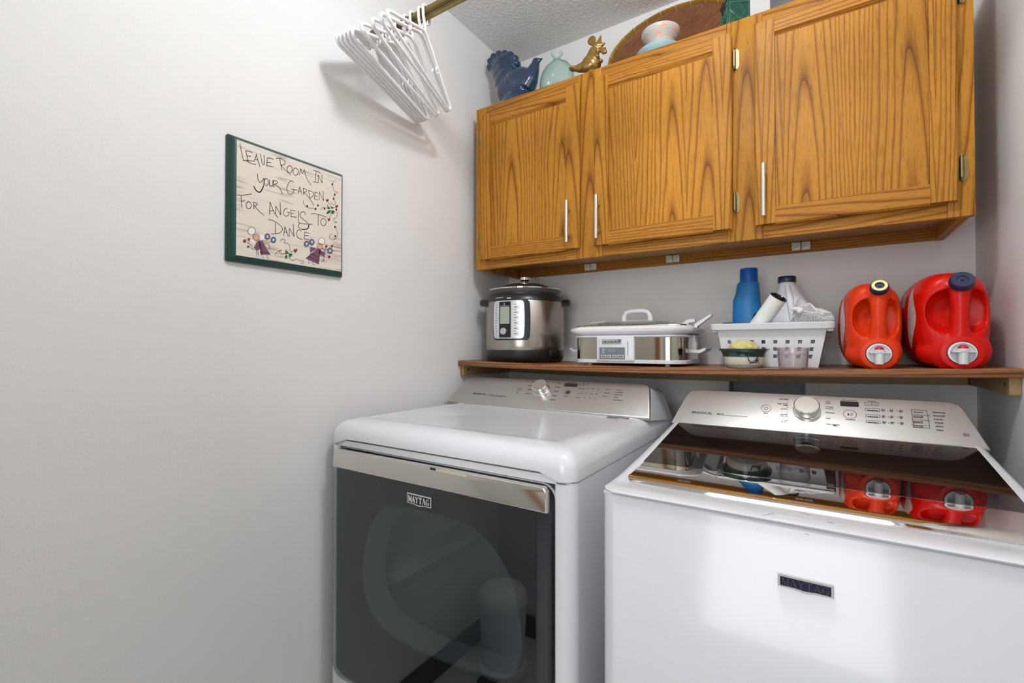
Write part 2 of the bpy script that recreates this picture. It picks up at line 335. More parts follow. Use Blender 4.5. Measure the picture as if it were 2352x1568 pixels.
def door(x0, x1, hx, hingex):
    z0, z1, sw = 1.5095, 2.067, .049
    yf, yb = YC-.0195, YC-.0004
    d = part('door', G().box(x0+sw-.008, x1-sw+.008, yf+.009, yf+.014, z0+sw-.008, z1-sw+.008), M_oakv, cab); d.name = 'door'; d['label'] = 'framed oak door with recessed veneer panel'
    bv = .011
    for sgn, a, b in ((-1, x0, x0+sw), (1, x1-sw, x1)):
        # outline across x with a back-bevelled outer edge, run vertically
        if sgn < 0: pr = [(a, yf+.004), (a+.004, yf), (b, yf), (b, yb), (a+bv, yb)]
        else: pr = [(a, yf), (b-.004, yf), (b, yf+.004), (b-bv, yb), (a, yb)]
        g = G(); t = bmesh.new()
        lo = [t.verts.new((p[0], p[1], z0 + (bv if p[1] == yb else (.004 if abs(p[1]-yf) < 1e-6 else .0)) )) for p in pr]
        hi = [t.verts.new((p[0], p[1], z1 - (bv if p[1] == yb else (.004 if abs(p[1]-yf) < 1e-6 else .0)) )) for p in pr]
        n = len(pr); t.faces.new(lo); t.faces.new(hi)
        for i in range(n): t.faces.new((lo[i], lo[(i+1) % n], hi[(i+1) % n], hi[i]))
        g.take(t); part('stile', g, M_oakv, d, 20)
    for top, a, b in ((0, z0, z0+sw), (1, z1-sw, z1)):
        if not top: pr = [(yf+.004, a), (yf, a+.005), (yf, b-.003), (yf+.003, b), (yf+.009, b), (yb, b), (yb, a+bv)]
        else: pr = [(yf, b-.005), (yf+.004, b), (yb, b-bv), (yb, a), (yf+.009, a), (yf, a+.009)]
        g = G().prism(pr, (0, 0, 0), (0, 1, 0), (0, 0, 1), (1, 0, 0), x0+sw+.0002, x1-sw-.0002); part('rail', g, M_oakh, d, 20)
    g = G(); yh = yf-.027
    g.cyl((hx, yh, 1.529), (hx, yh, 1.670), .0058, n=16, bev=.0008)
    for z in (1.556, 1.643): g.cyl((hx, yh, z), (hx, yf+.001, z), .0042, n=12)
    part('handle', g, M_nickel, d, label='satin nickel bar handle')
    for z in (1.588, 1.992):
        s = -1 if hingex < (x0+x1)/2 else 1
        g = G(); g.cyl((hingex, yf+.009, z-.024), (hingex, yf+.009, z+.024), .0042, n=12, bev=.001)
        g.cyl((hingex, yf+.009, z-.030), (hingex, yf+.009, z-.024), .0015, .0036, n=10); g.cyl((hingex, yf+.009, z+.024), (hingex, yf+.009, z+.030), .0036, .0015, n=10)
        g.prism([(-.004, -.028), (.008, -.028), (.012, -.02), (.012, .02), (.008, .028), (-.004, .028)], (hingex, YC-.0002, z), (s, 0, 0), (0, 0, 1), (0, -1, 0), 0, .002)
        part('hinge', g, M_brass, d, label='antique brass hinge')
door(.078, .4915, .458, .0725)
door(.544, .957, .563, .9625)
door(1.013, 1.423, 1.0365, 1.4295)
M_clip = mat('clear_clip', (.72, .70, .66), .25)
for a, b in ((.378, .428), (.697, .744), (1.087, 1.137)):
    g = G(); c = (a+b)/2
    g.box(a, c-.001, -.030, -.019, ZB+.007, ZB+.032, .002); g.box(c+.001, b, -.030, -.019, ZB+.007, ZB+.032, .002)
    g.cyl((a+.006, -.034, ZB+.010), (c-.006, -.034, ZB+.026), .0022, n=8); g.cyl((c+.006, -.034, ZB+.012), (b-.006, -.034, ZB+.028), .0022, n=8)
    part('cable_clip', g, M_clip, cab, label='small clear plastic wire clip')

# ------------------------------------------------------------------ shelf
YS = -.3546
def zs(x):
    t = x/W; return 1.131+.008*t-.0115*4*t*(1-t)
sh = thing('wall_shelf', 'long dark oak board shelf resting on side cleats over the machines', 'shelf', (W/2, 0, 1.10))
NS = 24; rings = []
for i in range(NS+1):
    x = .0015+(W-.003)*i/NS; z = zs(x); th = .0195
    rings.append([(x, -.0006, z), (x, YS+.0025, z), (x, YS, z-.0025), (x, YS, z-th+.0025), (x, YS+.0025, z-th), (x, -.0006, z-th)])
part('board', G().loft(rings), M_shelf, sh, 30)
for a, b, zz in ((.0005, .0195, zs(0)), (W-.0195, W-.0005, zs(W))):
    c = part('cleat', G().box(a, b, YS+.014, -.0006, zz-.0575, zz-.0185, .0015), M_cleat, sh, label='short pine cleat screwed to side wall')
    s = 1 if a < .5 else -1; fx = b if s > 0 else a
    part('screw', G().cyl((fx-.002*s, YS+.040, zz-.036), (fx+.0012*s, YS+.040, zz-.036), .0042, n=14), M_black, c)
rings = []
for i in range(NS+1):
    x = .021+(W-.042)*i/NS; z = zs(x)-.0190; rings.append([(x, -.0005, z), (x, -.0195, z), (x, -.0195, z-.038), (x, -.0005, z-.038)])
part('cleat', G().loft(rings), M_cleat, sh, 30)

# laundry outlet box in the back wall
ob = thing('laundry_outlet_box', 'recessed plastic laundry outlet box in wall behind washer', 'outlet box', (1.01, 0, .93))
g = G()
for a in ((.862, .899, .90, 1.075), (1.121, 1.159, .90, 1.075), (.899, 1.121, .90, .935)): g.box(a[0], a[1], -.004, -.0003, a[2], a[3], .001)
part('frame', g, M_wall, ob)
g = G(); g.box(RX0, RX1, .072, .075, RZ0, RZ1); g.box(RX0, RX0+.003, -.002, .072, RZ0, RZ1); g.box(RX1-.003, RX1, -.002, .072, RZ0, RZ1); g.box(RX0, RX1, -.002, .072, RZ0, RZ0+.003); g.box(RX0, RX1, -.002, .072, RZ1-.003, RZ1)
part('recess', g, mat('outlet_plastic', (.34, .36, .37), .5), ob, 0)

# ------------------------------------------------------------------ printed marks on a console face
def put_text(g, s, px, py, h, P, n, u, v, align='LEFT', off=0, space=1):
    O = at_plane(px, py, P, n)+n*.0004; g.mesh(text_mesh(s, h, 0, off, align, space), frame(O, u, v))
def bar(g, px0, px1, py, hm, P, n, u, v, solid=False):
    A = at_plane(px0, py, P, n); L = (at_plane(px1, py, P, n)-A).dot(u); x = 0
    while x < L-1e-5:
        d = L if solid else min(L-x, random.uniform(.0022, .0062)); a = A+u*x+n*.0004
        g.flat([a-v*hm/2, a+u*d-v*hm/2, a+u*d+v*hm/2, a+v*hm/2]); x += d+(.0007)
def ringp(g, px, py, r, wd, P, n, u, v):
    O = at_plane(px, py, P, n)+n*.0004; N = 32
    for i in range(N):
        a, b = 2*math.pi*i/N, 2*math.pi*(i+1)/N
        f = lambda q, rr: O+u*(rr*math.cos(q))+v*(rr*math.sin(q))
        g.flat([f(a, r-wd), f(a, r), f(b, r), f(b, r-wd)])
def boxp(g, px0, py0, px1, py1, wd, P, n, u, v, fill=False):
    A = at_plane(px0, py0, P, n)+n*.0004; D = at_plane(px1, py1, P, n)+n*.0004; a = (D-A).dot(u); b = (D-A).dot(v)
    q = lambda x, y: A+u*x+v*y
    if fill: g.flat([q(0, 0), q(0, b), q(a, b), q(a, 0)]); return
    for x0, x1, y0, y1 in ((0, a, 0, -wd), (0, a, b, b+wd), (0, wd, 0, b), (a-wd, a, 0, b)): g.flat([q(x0, y0), q(x1, y0), q(x1, y1), q(x0, y1)])

# serif capitals of the maker's badge: each stroke is (x0,y0,x1,y1,width)
GLYPH = {
 'M': [(.10, 0, .10, 1, .09), (.12, 1, .5, .12, .20), (.5, .12, .86, 1, .08), (.86, 0, .86, 1, .20)],
 'A': [(.08, 0, .46, 1, .08), (.46, 1, .86, 0, .21), (.25, .34, .72, .34, .09)],
 'Y': [(.10, 1, .48, .45, .20), (.86, 1, .50, .45, .08), (.49, 0, .49, .5, .20)],
 'T': [(.48, 0, .48, 1, .21), (.06, .95, .90, .95, .10), (.09, .74, .09, 1, .08), (.87, .74, .87, 1, .08)],
 'G': [(.86, .72, .74, .94, .09), (.74, .94, .44, .97, .09), (.44, .97, .16, .78, .16), (.14, .8, .14, .22, .20), (.16, .24, .44, .03, .15), (.44, .03, .74, .08, .09), (.78, .02, .78, .44, .19), (.56, .44, .94, .44, .08)]}
SERIF = {'M': [(.0, .22), (.72, 1.0)], 'A': [(-.04, .22), (.66, 1.02)], 'Y': [(.32, .66)], 'T': [(.30, .66)], 'G': []}
TOPS = {'M': [(.0, .2), (.78, 1.0)], 'Y': [(-.04, .3), (.7, 1.0)]}
def badge_text(g, O, u, v, n, width, height, depth):
    word = 'MAYTAG'; cw = width/len(word)
    for i, ch in enumerate(word):
        st = list(GLYPH[ch]) + [(a, .035, b, .035, .07) for a, b in SERIF[ch]] + [(a, .965, b, .965, .07) for a, b in TOPS.get(ch, [])]
        for k, (x0, y0, x1, y1, wd) in enumerate(st):
            sx = cw*.94; A = V((x0*sx, y0*height)); B = V((x1*sx, y1*height)); d = (B-A).normalized(); q = V((-d.y, d.x))*(wd*sx/2)
            if abs(d.y) > .5 and abs(d.x) > .01: q = V((wd*sx/2, 0))
            P = [A+q, A-q, B-q, B+q]
            g.prism([(p.x+i*cw, p.y) for p in P], O, u, v, n, 0, depth+.00004*k)
def maker_badge(parent, O, wd, ht, fieldmat, letmat):
    # O = lower-left corner on the plate plane (facing -y)
    u, v, n = V((1, 0, 0)), V((0, 0, 1)), V((0, -1, 0)); V0 = .13*ht
    out = [(0, V0), (wd*.3, V0*.72), (wd*.5, 0), (wd*.7, V0*.72), (wd, V0), (wd, ht), (0, ht)]
    b = part('badge', G().prism(out, O, u, v, n, -.001, .0035, .0006, 1), M_chrome, parent, 25, label='maker nameplate with chrome border')
    k = .0032; ins = [(k, V0+k*.7), (wd*.3, V0*.72+k), (wd*.5, k*1.2), (wd*.7, V0*.72+k), (wd-k, V0+k*.7), (wd-k, ht-k), (k, ht-k)]
    part('badge_field', G().prism(ins, O, u, v, n, .003, .0039), fieldmat, b, 0)
    g = G(); badge_text(g, V(O)+u*wd*.075+v*(V0+ht*.16), u, v, n, wd*.865, ht*.52, .0046); part('lettering', g, letmat, b, 0)

# ------------------------------------------------------------------ dryer
DX = (.030, .767); DY = -.937; DB = -.19; ZS = .9195
dr = thing('clothes_dryer', 'white front-loading clothes dryer with dark tinted glass door', 'dryer', (.3985, -.56, 0))
for a, b in ((DX[0], DX[0]+.004), (DX[1]-.004, DX[1])):
    part('side_panel', G().box(a, b, DY+.028, DB, .02, ZS-.002), M_white, dr)
part('back_panel', G().box(DX[0]+.004, DX[1]-.004, DB-.004, DB, .02, ZS-.002), M_white, dr)
part('base', G().box(DX[0]+.01, DX[1]-.01, DY+.03, DB-.01, 0, .03), M_black, dr)
# front shell with rounded vertical corners and a door opening
ox0, ox1, oz0, oz1 = .062, .731, .305, .915
g = G(); r = .028
def crn(x0, x1, sgn):  # quarter-rounded corner post section (x,y)
    P = []
    if sgn < 0:
        P = [(x0, DY+.03)] + [(x0+r-r*math.cos(a), DY+r-r*math.sin(a)) for a in [math.pi/2*i/7 for i in range(8)]] + [(x1, DY), (x1+.005, DY+.006), (x1+.005, DY+.03)]
    else:
        P = [(x0-.005, DY+.03), (x0-.005, DY+.006), (x0, DY)] + [(x1-r+r*math.sin(a), DY+r-r*math.cos(a)) for a in [math.pi/2*i/7 for i in range(8)]] + [(x1, DY+.03)]
    return P
for P in (crn(DX[0], ox0, -1), crn(ox1, DX[1], 1)): g.prism(P, (0, 0, 0), (1, 0, 0), (0, 1, 0), (0, 0, 1), .02, ZS-.002)
g.box(ox0, ox1, DY+.0005, DY+.03, .02, oz0, .003); g.box(ox0, ox1, DY+.004, DY+.03, oz1, ZS+.012, .002)
part('front_panel', g, M_white, dr)
# top plate
g = G(); rings = []
prof = [(.004, ZS+.0005), (0, ZS+.003), (0, .944), (.002, .954), (.007, .965), (.016, .975), (.032, .9815), (.060, .9845), (.075, .9850), (.079, .9838), (.083, .9835)]
for ins, z in prof:
    R_ = []
    for x, y in rrect(DX[0]+ins, DX[1]-ins, DY-.002+ins, DB-ins, max(.004, .03-ins*.4), 6, 16):
        zz = z
        if z < .93 and y < DY+.02:
            k = min(1, max(0, (x-.075)/.02))*min(1, max(0, (.722-x)/.02)); k = k*k*(3-2*k); zz = z+.0145*k
        R_.append((x, y, zz))
    rings.append(R_)
part('top_panel', g.loft(rings, False, True), M_white, dr, 50)
part('seam', G().box(DX[0]+.004, DX[1]-.004, DY+.010, DB-.004, ZS-.002, ZS+.0005), M_white, dr)
# console
def console(root, xl, xr, xlt, xrt, yb, zb, yt, zt, yback, zback, facemat):
    B = V((0, yb, zb)); T = V((0, yt, zt)); v = (T-B).normalized(); L = (T-B).length; u = V((1, 0, 0)); n = u.cross(v)
    rc = .022; out = [(xl, 0), (xr, 0)]
    def side(xb_, xt_):  # rounded top corner
        return xb_+(xt_-xb_)*(L-rc)/L
    for i in range(7):
        a = math.pi/2*i/6; sx = side(xr, xrt); out.append((sx-rc*.9+rc*.9*math.cos(a)-(rc*math.sin(a))*(xr-xrt)/L, L-rc+rc*math.sin(a)))
    for i in range(7):
        a = math.pi/2*(6-i)/6; sx = side(xl, xlt); out.append((sx+rc*.9-rc*.9*math.cos(a)+(rc*math.sin(a))*(xlt-xl)/L, L-rc+rc*math.sin(a)))
    f = part('control_panel', G().prism(out, B, u, v, n, -.012, 0, .0035, 3), facemat, root, 30, label='brushed steel control panel')
    k = .996
    fr = [tuple(B+u*(p[0])+v*p[1]-n*.011) for p in out]; cx = (xl+xr)/2
    bk = [(cx+(p[0]-cx)*(1.0), yback-(.02 if p[1] > L*.5 else 0), zback+(p[1]/L)*(zt-zback)*.80) for p in out]
    part('console_body', G().loft([fr, bk]), M_white, root, 30)
    return B, n, u, v, f
Pd, nd_, ud, vd, fd = console(dr, .031, .766, .058, .738, -.452, .9865, -.357, 1.073, -.205, .952, M_steel)
for x0, x1 in ((.05, .10), (.655, .715)): part('vent_slot', G().box(x0, x1, -.490, -.470, .9840, .9862, .0006), M_grey, dr)
def knob(root, px, py, P, n, u, v, r, h):
    O = at_plane(px, py, P, n); F = frame(O, u, v)
    k = part('knob', G().lathe([(0, 0), (r*1.06, 0), (r*1.05, .004), (r*.98, .005), (r, h*.7), (r*.97, h*.92), (r*.90, h), (0, h+.0002)], n=56, M=F), M_chrome, root, 30, label='round chrome selector knob')
    part('knob_face', G().lathe([(0, h), (r*.86, h), (r*.86, h+.0006), (0, h+.0008)], n=56, M=F), mat('spun_steel', (.50, .48, .43), .28, 1), k)
knob(dr, 1244, 896, Pd, nd_, ud, vd, .0275, .026)
g = G(); a = (Pd, nd_, ud, vd)
put_text(g, 'BRAVOS XL', 1086, 905, .0105, *a, off=.0003); put_text(g, 'MCT', 1121, 907, .0085, *a)
for x0, x1, y in ((1222, 1232, 876.5), (1213, 1224, 885), (1212, 1222, 894), (1207, 1218, 903), (1280, 1289, 879), (1275, 1287, 888.5), (1272, 1284, 898), (1268, 1280, 908), (1263, 1276, 917.5)): bar(g, x0, x1, y, .0028, *a)
for x0, x1, y in ((1329, 1344, 892.5), (1349, 1354, 892), (1361, 1365, 893), (1372, 1377, 894), (1327, 1338, 903), (1345, 1349, 903), (1356, 1362, 904), (1368, 1373, 905), (1323, 1332, 912.5), (1341, 1344, 913), (1353, 1356, 914), (1366, 1369, 915), (1390, 1402, 894), (1388, 1402, 902), (1385, 1396, 910), (1416, 1430, 895), (1414, 1431, 900.5), (1412, 1431, 906), (1410, 1420, 912), (1408, 1432, 918), (1302, 1323, 877), (1294, 1305, 909.5), (1186, 1191, 902), (1128, 1163, 908)): bar(g, x0, x1, y, .0021, *a)
ringp(g, 1194, 894, .0095, .0007, *a); ringp(g, 1194, 894, .0040, .0011, *a); ringp(g, 1303.5, 900.5, .0100, .0008, *a); boxp(g, 1333, 879.5, 1341, 885, .0006, *a); boxp(g, 1342, 879.8, 1351, 885.4, .0006, *a)
boxp(g, 1301, 897.5, 1303, 904, .001, *a, fill=True); boxp(g, 1305, 897.6, 1305.8, 904, .001, *a, fill=True); boxp(g, 1306.8, 897.6, 1307.6, 904, .001, *a, fill=True)
part('printing', g, M_print, fd, 0, kind='stuff')
g = G(); boxp(g, 1298.5, 879.5, 1324.5, 888.5, .001, *a, fill=True); part('display', g, M_blackg, fd, 0)
# door
yd = -.950; dx0, dx1 = .067, .7235
d = part('door', G().loft([[(x, DY+.008, z) for x, z in rrect(ox0+.001, ox1-.001, oz0+.001, oz1-.001, .030, 6)], [(x, DY+.001, z) for x, z in rrect(ox0+.0015, ox1-.0015, oz0+.0015, oz1-.0015, .030, 6)]], False, False), M_white, dr); d['label'] = 'tinted glass dryer door with chrome band'
# inner dark surround with the curved window cut out
win = [(.245, .785), (.32, .797), (.405, .801), (.475, .801), (.532, .795), (.589, .764), (.632, .713), (.653, .641), (.658, .574), (.645, .525), (.611, .498), (.53, .484), (.433, .475), (.33, .474), (.247, .486), (.205, .51), (.181, .548), (.172, .59), (.173, .623), (.178, .66), (.189, .693), (.205, .735)]
def smooth_loop(P, it=2):
    for _ in range(it):
        Q = []
        for i in range(len(P)):
            a, b = V(P[i]), V(P[(i+1) % len(P)]); Q += [tuple(a*.75+b*.25), tuple(a*.25+b*.75)]
        P = Q
    return P
win = smooth_loop(win)
yi = -.9415
def radial_ring(loop, rect, y):  # faces between loop and its projection on a rounded rectangle
    cx, cz = .42, .62; t = bmesh.new(); A = []; B = []
    x0, x1, z0, z1 = rect
    for x, z in loop:
        dx, dz = x-cx, z-cz; k = min((x1-cx)/dx if dx > 0 else (x0-cx)/dx if dx < 0 else 9e9, (z1-cz)/dz if dz > 0 else (z0-cz)/dz if dz < 0 else 9e9)
        A.append(t.verts.new((x, y, z))); B.append(t.verts.new((cx+dx*k, y, cz+dz*k)))
    n = len(A)
    for i in range(n): t.faces.new((A[i], A[(i+1) % n], B[(i+1) % n], B[i]))
    return t
M_mask = mat('door_inner_dark', (.017, .018, .015), .55)
g = G(); g.take(radial_ring(win, (dx0+.004, dx1-.03, .315, .858), yi)); part('door_surround', g, M_mask, d, 0)
part('window_rim', G().tube([(x, yi+.001, z) for x, z in win], .0016, 6, True), M_grey, d)
# window bowl + drum
bowl = []
for k, yy in ((1, yi+.002), (.97, yi+.03), (.92, yi+.06)): bowl.append([(.42+(x-.42)*k, yy, .62+(z-.62)*k) for x, z in win])
part('window_collar', G().loft(bowl, False, False), mat('collar_grey', (.40, .43, .46), .5), d)
dm = part('drum', G().lathe([(.285, 0), (.285, .50), (.27, .52), (0, .52)], n=64, M=frame((.42, -.875, .615), (1, 0, 0), (0, 0, 1)) @ Matrix.Scale(-1, 4, (0, 0, 1))), mat('drum_enamel', (.78, .83, .87), .35), dr, 40)
M_vane = mat('vane', (.86, .90, .92), .4)
for k in range(3):
    g = G()
    an = math.radians(195+120*k); c = V((math.cos(an), 0, math.sin(an))); tg = V((-math.sin(an), 0, math.cos(an)))
    sec = [(-.055, .287), (-.035, .262), (-.015, .243), (.015, .243), (.035, .262), (.055, .287)]
    g.loft([[tuple(V((.42, y, .615))+c*b*sc+tg*a_) for a_, b in sec] for y, sc in ((-.86, 1.10), (-.82, 1), (-.40, 1), (-.37, 1.1))])
    part('drum_vane', g, M_vane, dr)
part('drum_front', G().take(radial_ring([(.42+(x-.42)*.95, .62+(z-.62)*.95) for x, z in win], (.12, .72, .31, .90), -.877)), mat('drum_front', (.5, .52, .53), .4), dr, 0)
# glass: flat front with right edge turned back, rounded lower corners
rg = .034; gl = []
outl = [(dx0, .861)]
outl += [(dx0+rg-rg*math.cos(a), .312+rg-rg*math.sin(a)) for a in [math.pi/2*i/6 for i in range(7)]]
outl += [(.694-rg+rg*math.sin(a), .312+rg-rg*math.cos(a)) for a in [math.pi/2*i/6 for i in range(7)]] + [(.694, .861)]
ins = lambda P, k: [(.38+(x-.38)*(1-k/.31), .59+(z-.59)*(1-k/.27)) for x, z in P]
g = G().prism(outl, (0, yd, 0), (1, 0, 0), (0, 0, 1), (0, -1, 0), 0, .0005)
part('door_glass', g, M_tint, d, 0, label='dark tinted glass pane')
g = G(); g.prism([(.694, yd-.0004), (.708, yd+.001), (.719, yd+.006), (.7225, yd+.014), (.694, yd+.010)], (0, 0, 0), (1, 0, 0), (0, 1, 0), (0, 0, 1), .32, .861); part('door_edge', g, mat('door_edge_black', (.02, .024, .03), .12), d, 40)
g = G(); pr = [(dx0-.002, .862), (.719, .862)] + [(.719-.012+.012*math.cos(a), .899+.012*math.sin(a)) for a in [math.pi/2*i/6 for i in range(7)]] + [(dx0+.02-.02*math.sin(a), .891+.02*math.cos(a)) for a in [math.pi/2*i/6 for i in range(7)]]
part('chrome_band', g.prism(pr, (0, yd, 0), (1, 0, 0), (0, 0, 1), (0, -1, 0), -.012, .003, .003, 3), mat('satin_chrome', (.74, .71, .66), .13, 1), d, 30, label='polished chrome band across door top')
A = at_y(988, 1074, yd-.003); part('latch_slot', G().box(A.x, A.x+.016, yd-.0036, yd, A.z-.004, A.z+.001), M_black, d)
A = at_y(1003, 1077, yd-.003); part('care_label', G().box(A.x, A.x+.085, yd-.0034, yd, A.z-.0045, A.z), mat('care_label', (.62, .52, .38), .6, var=(200, .2)), d)
maker_badge(d, (.346, yd-.0005, .8135), .0765, .0275, M_blackg, M_lprint)

# ------------------------------------------------------------------ washer
WX = (.8214, 1.443); WY = -.9385; WB = -.19; ZW = .9195; WCX = (WX[0]+WX[1])/2
wa = thing('washing_machine', 'white top-loading washing machine with black glass lid', 'washer', (WCX, -.56, 0))
P = rrect(WX[0], WX[1], WY, WB, .03, 7, 1)
part('cabinet', G().loft([[(x, y, .02) for x, y in P], [(x, y, ZW-.006) for x, y in P], [(WCX+(x-WCX)*.992, -.56+(y+.56)*.992, ZW-.002) for x, y in P]]), M_white, wa)
part('base', G().box(WX[0]+.02, WX[1]-.02, WY+.03, WB-.02, 0, .03), M_black, wa)
part('seam', G().box(WX[0]+.006, WX[1]-.006, WY+.006, WB-.006, ZW-.003, ZW+.001), M_white, wa)
LY0, LY1, LZ0 = -.462, -.848, .9795; LS = math.tan(math.radians(8))
def lz(y): return LZ0+(y-LY0)*LS      # lid plane height
g = G(); rings = []
yk = lambda y: max(min(y, LY0), -.875)
for ins, dz, k in ((.003, .0, 0), (0, .003, 0), (0, .30, 1), (.0015, .55, 1), (.005, .78, 1), (.011, .93, 1), (.020, 1.0, 1)):
    R_ = []
    for x, y in rrect(WX[0]+ins, WX[1]-ins, WY-.003+ins*1.7, WB-ins, max(.012, .036-ins*.5), 7, 14):
        top = lz(yk(y))+.0055
        R_.append((x, y, ZW+.001+dz if k == 0 else ZW+.001+(top-ZW-.001)*dz))
    rings.append(R_)
inner = []
for x, y, z in rings[-1]:
    ix = min(max(x, WX[0]+.027), WX[1]-.027); iy = min(max(y, LY1-.010), LY0+.012)
    inner.append((ix, iy, lz(yk(iy))+.0035 if abs(ix-WCX) > .27 and iy > LY1 else lz(yk(iy))-.003))
rings.append(inner); rings.append([(x, y, z-.018) for x, y, z in inner])
part('top_frame', g.loft(rings, False, True), M_white, wa, 45)
Pw, nw, uw, vw, fw_ = console(wa, WX[0]+.001, WX[1]-.001, .852, 1.411, -.448, .9805, -.366, 1.0655, -.205, .95, M_steel)
Lq = lambda x, y, h=0: (x, y, lz(y)+h)
def lx(y, s_):   # lid side edges
    k = (y-LY0)/(LY1-LY0); return (.845-.008*k) if s_ < 0 else (1.418+.008*k)
YT = -.762
ld = part('lid', G().hexa([Lq(lx(y, s_), y, h) for h in (-.008, .004) for y, s_ in ((LY0, -1), (LY0, 1), (YT, 1), (YT, -1))], .0008, 1), M_lid, wa, 20, label='black reflective glass lid panel')
rings = []
for i in range(13):
    x = lx(-.80, -1)+(lx(-.80, 1)-lx(-.80, -1))*i/12; f = (x-WCX)/.29; bow = .005*(1-f*f)
    sec = [(YT, .0036), (YT, -.006), (LY1+.01, -.012), (LY1, -.013), (LY1-.005, -.010), (LY1-.006, -.005), (LY1-.004, .0005), (LY1+.003, .0036), (LY1+.013, .0045)]
    rings.append([(x, y-(bow if y < -.82 else 0), lz(y)+h) for y, h in sec])
part('lid_trim', G().loft(rings), mat('lid_chrome', (.74, .72, .69), .03, 1), ld, 35, label='mirror chrome strip along lid front')
knob(wa, 1853, 943, Pw, nw, uw, vw, .0275, .024)
g = G(); a = (Pw, nw, uw, vw)
S = lambda x, y: (1500+x/2.7606, 860+y/2.7606)
def T(s, x, y, h, al='LEFT', off=0): put_text(g, s, *S(x, y), h, *a, align=al, off=off)
T('BRAVOS XL', 245, 244, .0098, off=.0003); T('MCT', 404, 255, .0080, off=.0002)
for s, x, y, al in (('deep water', 856, 190, 'RIGHT'), ('wash', 856, 199, 'RIGHT'), ('bedding', 856, 222, 'RIGHT'), ('sanitize', 854, 258, 'RIGHT'), ('with oxi', 854, 268, 'RIGHT'), ('rinse', 852, 295, 'RIGHT'), ('& spin', 852, 304, 'RIGHT'), ('cold', 1093, 174, 'LEFT'), ('wash', 1093, 184, 'LEFT'), ('wrinkle', 1093, 208, 'LEFT'), ('control', 1093, 218, 'LEFT'), ('delicates', 1093, 244, 'LEFT'), ('soak', 1094, 279, 'LEFT'), ('clean washer', 1095, 316, 'LEFT')): T(s, x, y, .0052, al, .0001)
def Bx(x0, x1, y, h=.0020): A = S(x0, y); B = S(x1, y); bar(g, A[0], B[0], A[1], h, *a)
Bx(800, 856, 155, .003); Bx(1140, 1168, 324, .003)
Bx(444, 602, 257, .0013)
for y in (162, 182, 210, 246, 284): Bx(846, 857, y-3, .001)
Bx(1195, 1290, 162, .0016); Bx(1360, 1410, 169, .0016); Bx(1222, 1282, 284, .0022); Bx(700, 728, 244, .0018)
for r_, y in enumerate((224, 264, 301)):
    x0 = 1345+r_*2; A, B = S(x0, y-12), S(x0+94, y+11); boxp(g, A[0], A[1], B[0], B[1], .0008, *a); Bx(x0+14, x0+80, y+1, .0024)
    for i, xx in enumerate((1448, 1500, 1560)): Bx(xx+r_*3, xx+24+r_*3, y-2+i*3, .0024); Bx(xx+r_*3, xx+20+r_*3, y+6+i*3, .0024)
    for xx in (1486, 1545): Bx(xx+r_*3, xx+r_*3+6, y+6, .0016)
A, B = S(1635, 221), S(1757, 342); boxp(g, A[0], A[1], B[0], B[1], .0009, *a)
for y in (250, 282, 315): A, B = S(1637, y), S(1755, y+1); bar(g, A[0], B[0], A[1]+1, .0007, *a, solid=True)
for y in (238, 262, 270, 296, 304, 324, 333): Bx(1650, 1712, y, .0022)
for i, y in enumerate((239, 260, 283, 305, 328, 352)): Bx(1772+i*5, 1852 if i < 2 else 1840, y, .0026)
A, B = S(1966, 371), S(2006, 392); boxp(g, A[0], A[1], B[0], B[1], .0007, *a); Bx(1972, 2000, 381, .0016)
O = S(717, 214); ringp(g, O[0], O[1], .0115, .0009, *a); ringp(g, O[0], O[1], .0048, .0010, *a)
O = S(1248, 252); ringp(g, O[0], O[1], .0128, .0010, *a)
A, B = S(1232, 243), S(1240, 262)
Q = [at_plane(*S(1233, 242), Pw, nw)+nw*.0004, at_plane(*S(1234, 263), Pw, nw)+nw*.0004, at_plane(*S(1248, 254), Pw, nw)+nw*.0004]; g.flat(Q)
for x in (1253, 1261): A, B = S(x, 244), S(x+4, 263); boxp(g, A[0], A[1], B[0], B[1], .001, *a, fill=True)
for x in (1340, 1387): A, B = S(x, 175), S(x+45, 198); boxp(g, A[0], A[1], B[0], B[1], .0007, *a)
Bx(1357, 1367, 187, .0009); Bx(1404, 1416, 188, .0009)
part('printing', g, M_print, fw_, 0, kind='stuff')
g = G(); A, B = S(1186, 168), S(1305, 206); boxp(g, A[0], A[1], B[0], B[1], .001, *a, fill=True); part('display', g, M_blackg, fw_, 0)
maker_badge(wa, (1.1055, WY-.0005, .8255), .0690, .0215, mat('badge_navy', (.006, .010, .055), .12), mat('badge_letters', (.10, .085, .08), .25, .6))
M_scuff = mat('scuff', (.28, .20, .15), .6)
g = G()
for x0, y0, x1, y1 in ((1836, 1174, 1861, 1182), (1750, 1182, 1779, 1177), (1900, 1197, 1914, 1200), (1848, 1225, 1858, 1229)):
    p, q = at_y(x0, y0, WY-.0006), at_y(x1, y1, WY-.0006)
    yy = WY-.0045 if y0 < 1210 else WY-.0006; p.y = q.y = yy
    g.flat([p, q, q+V((0, 0, .0008)), p+V((0, 0, .0005))])
part('scuff_mark', g, M_scuff, wa, 0, kind='stuff')

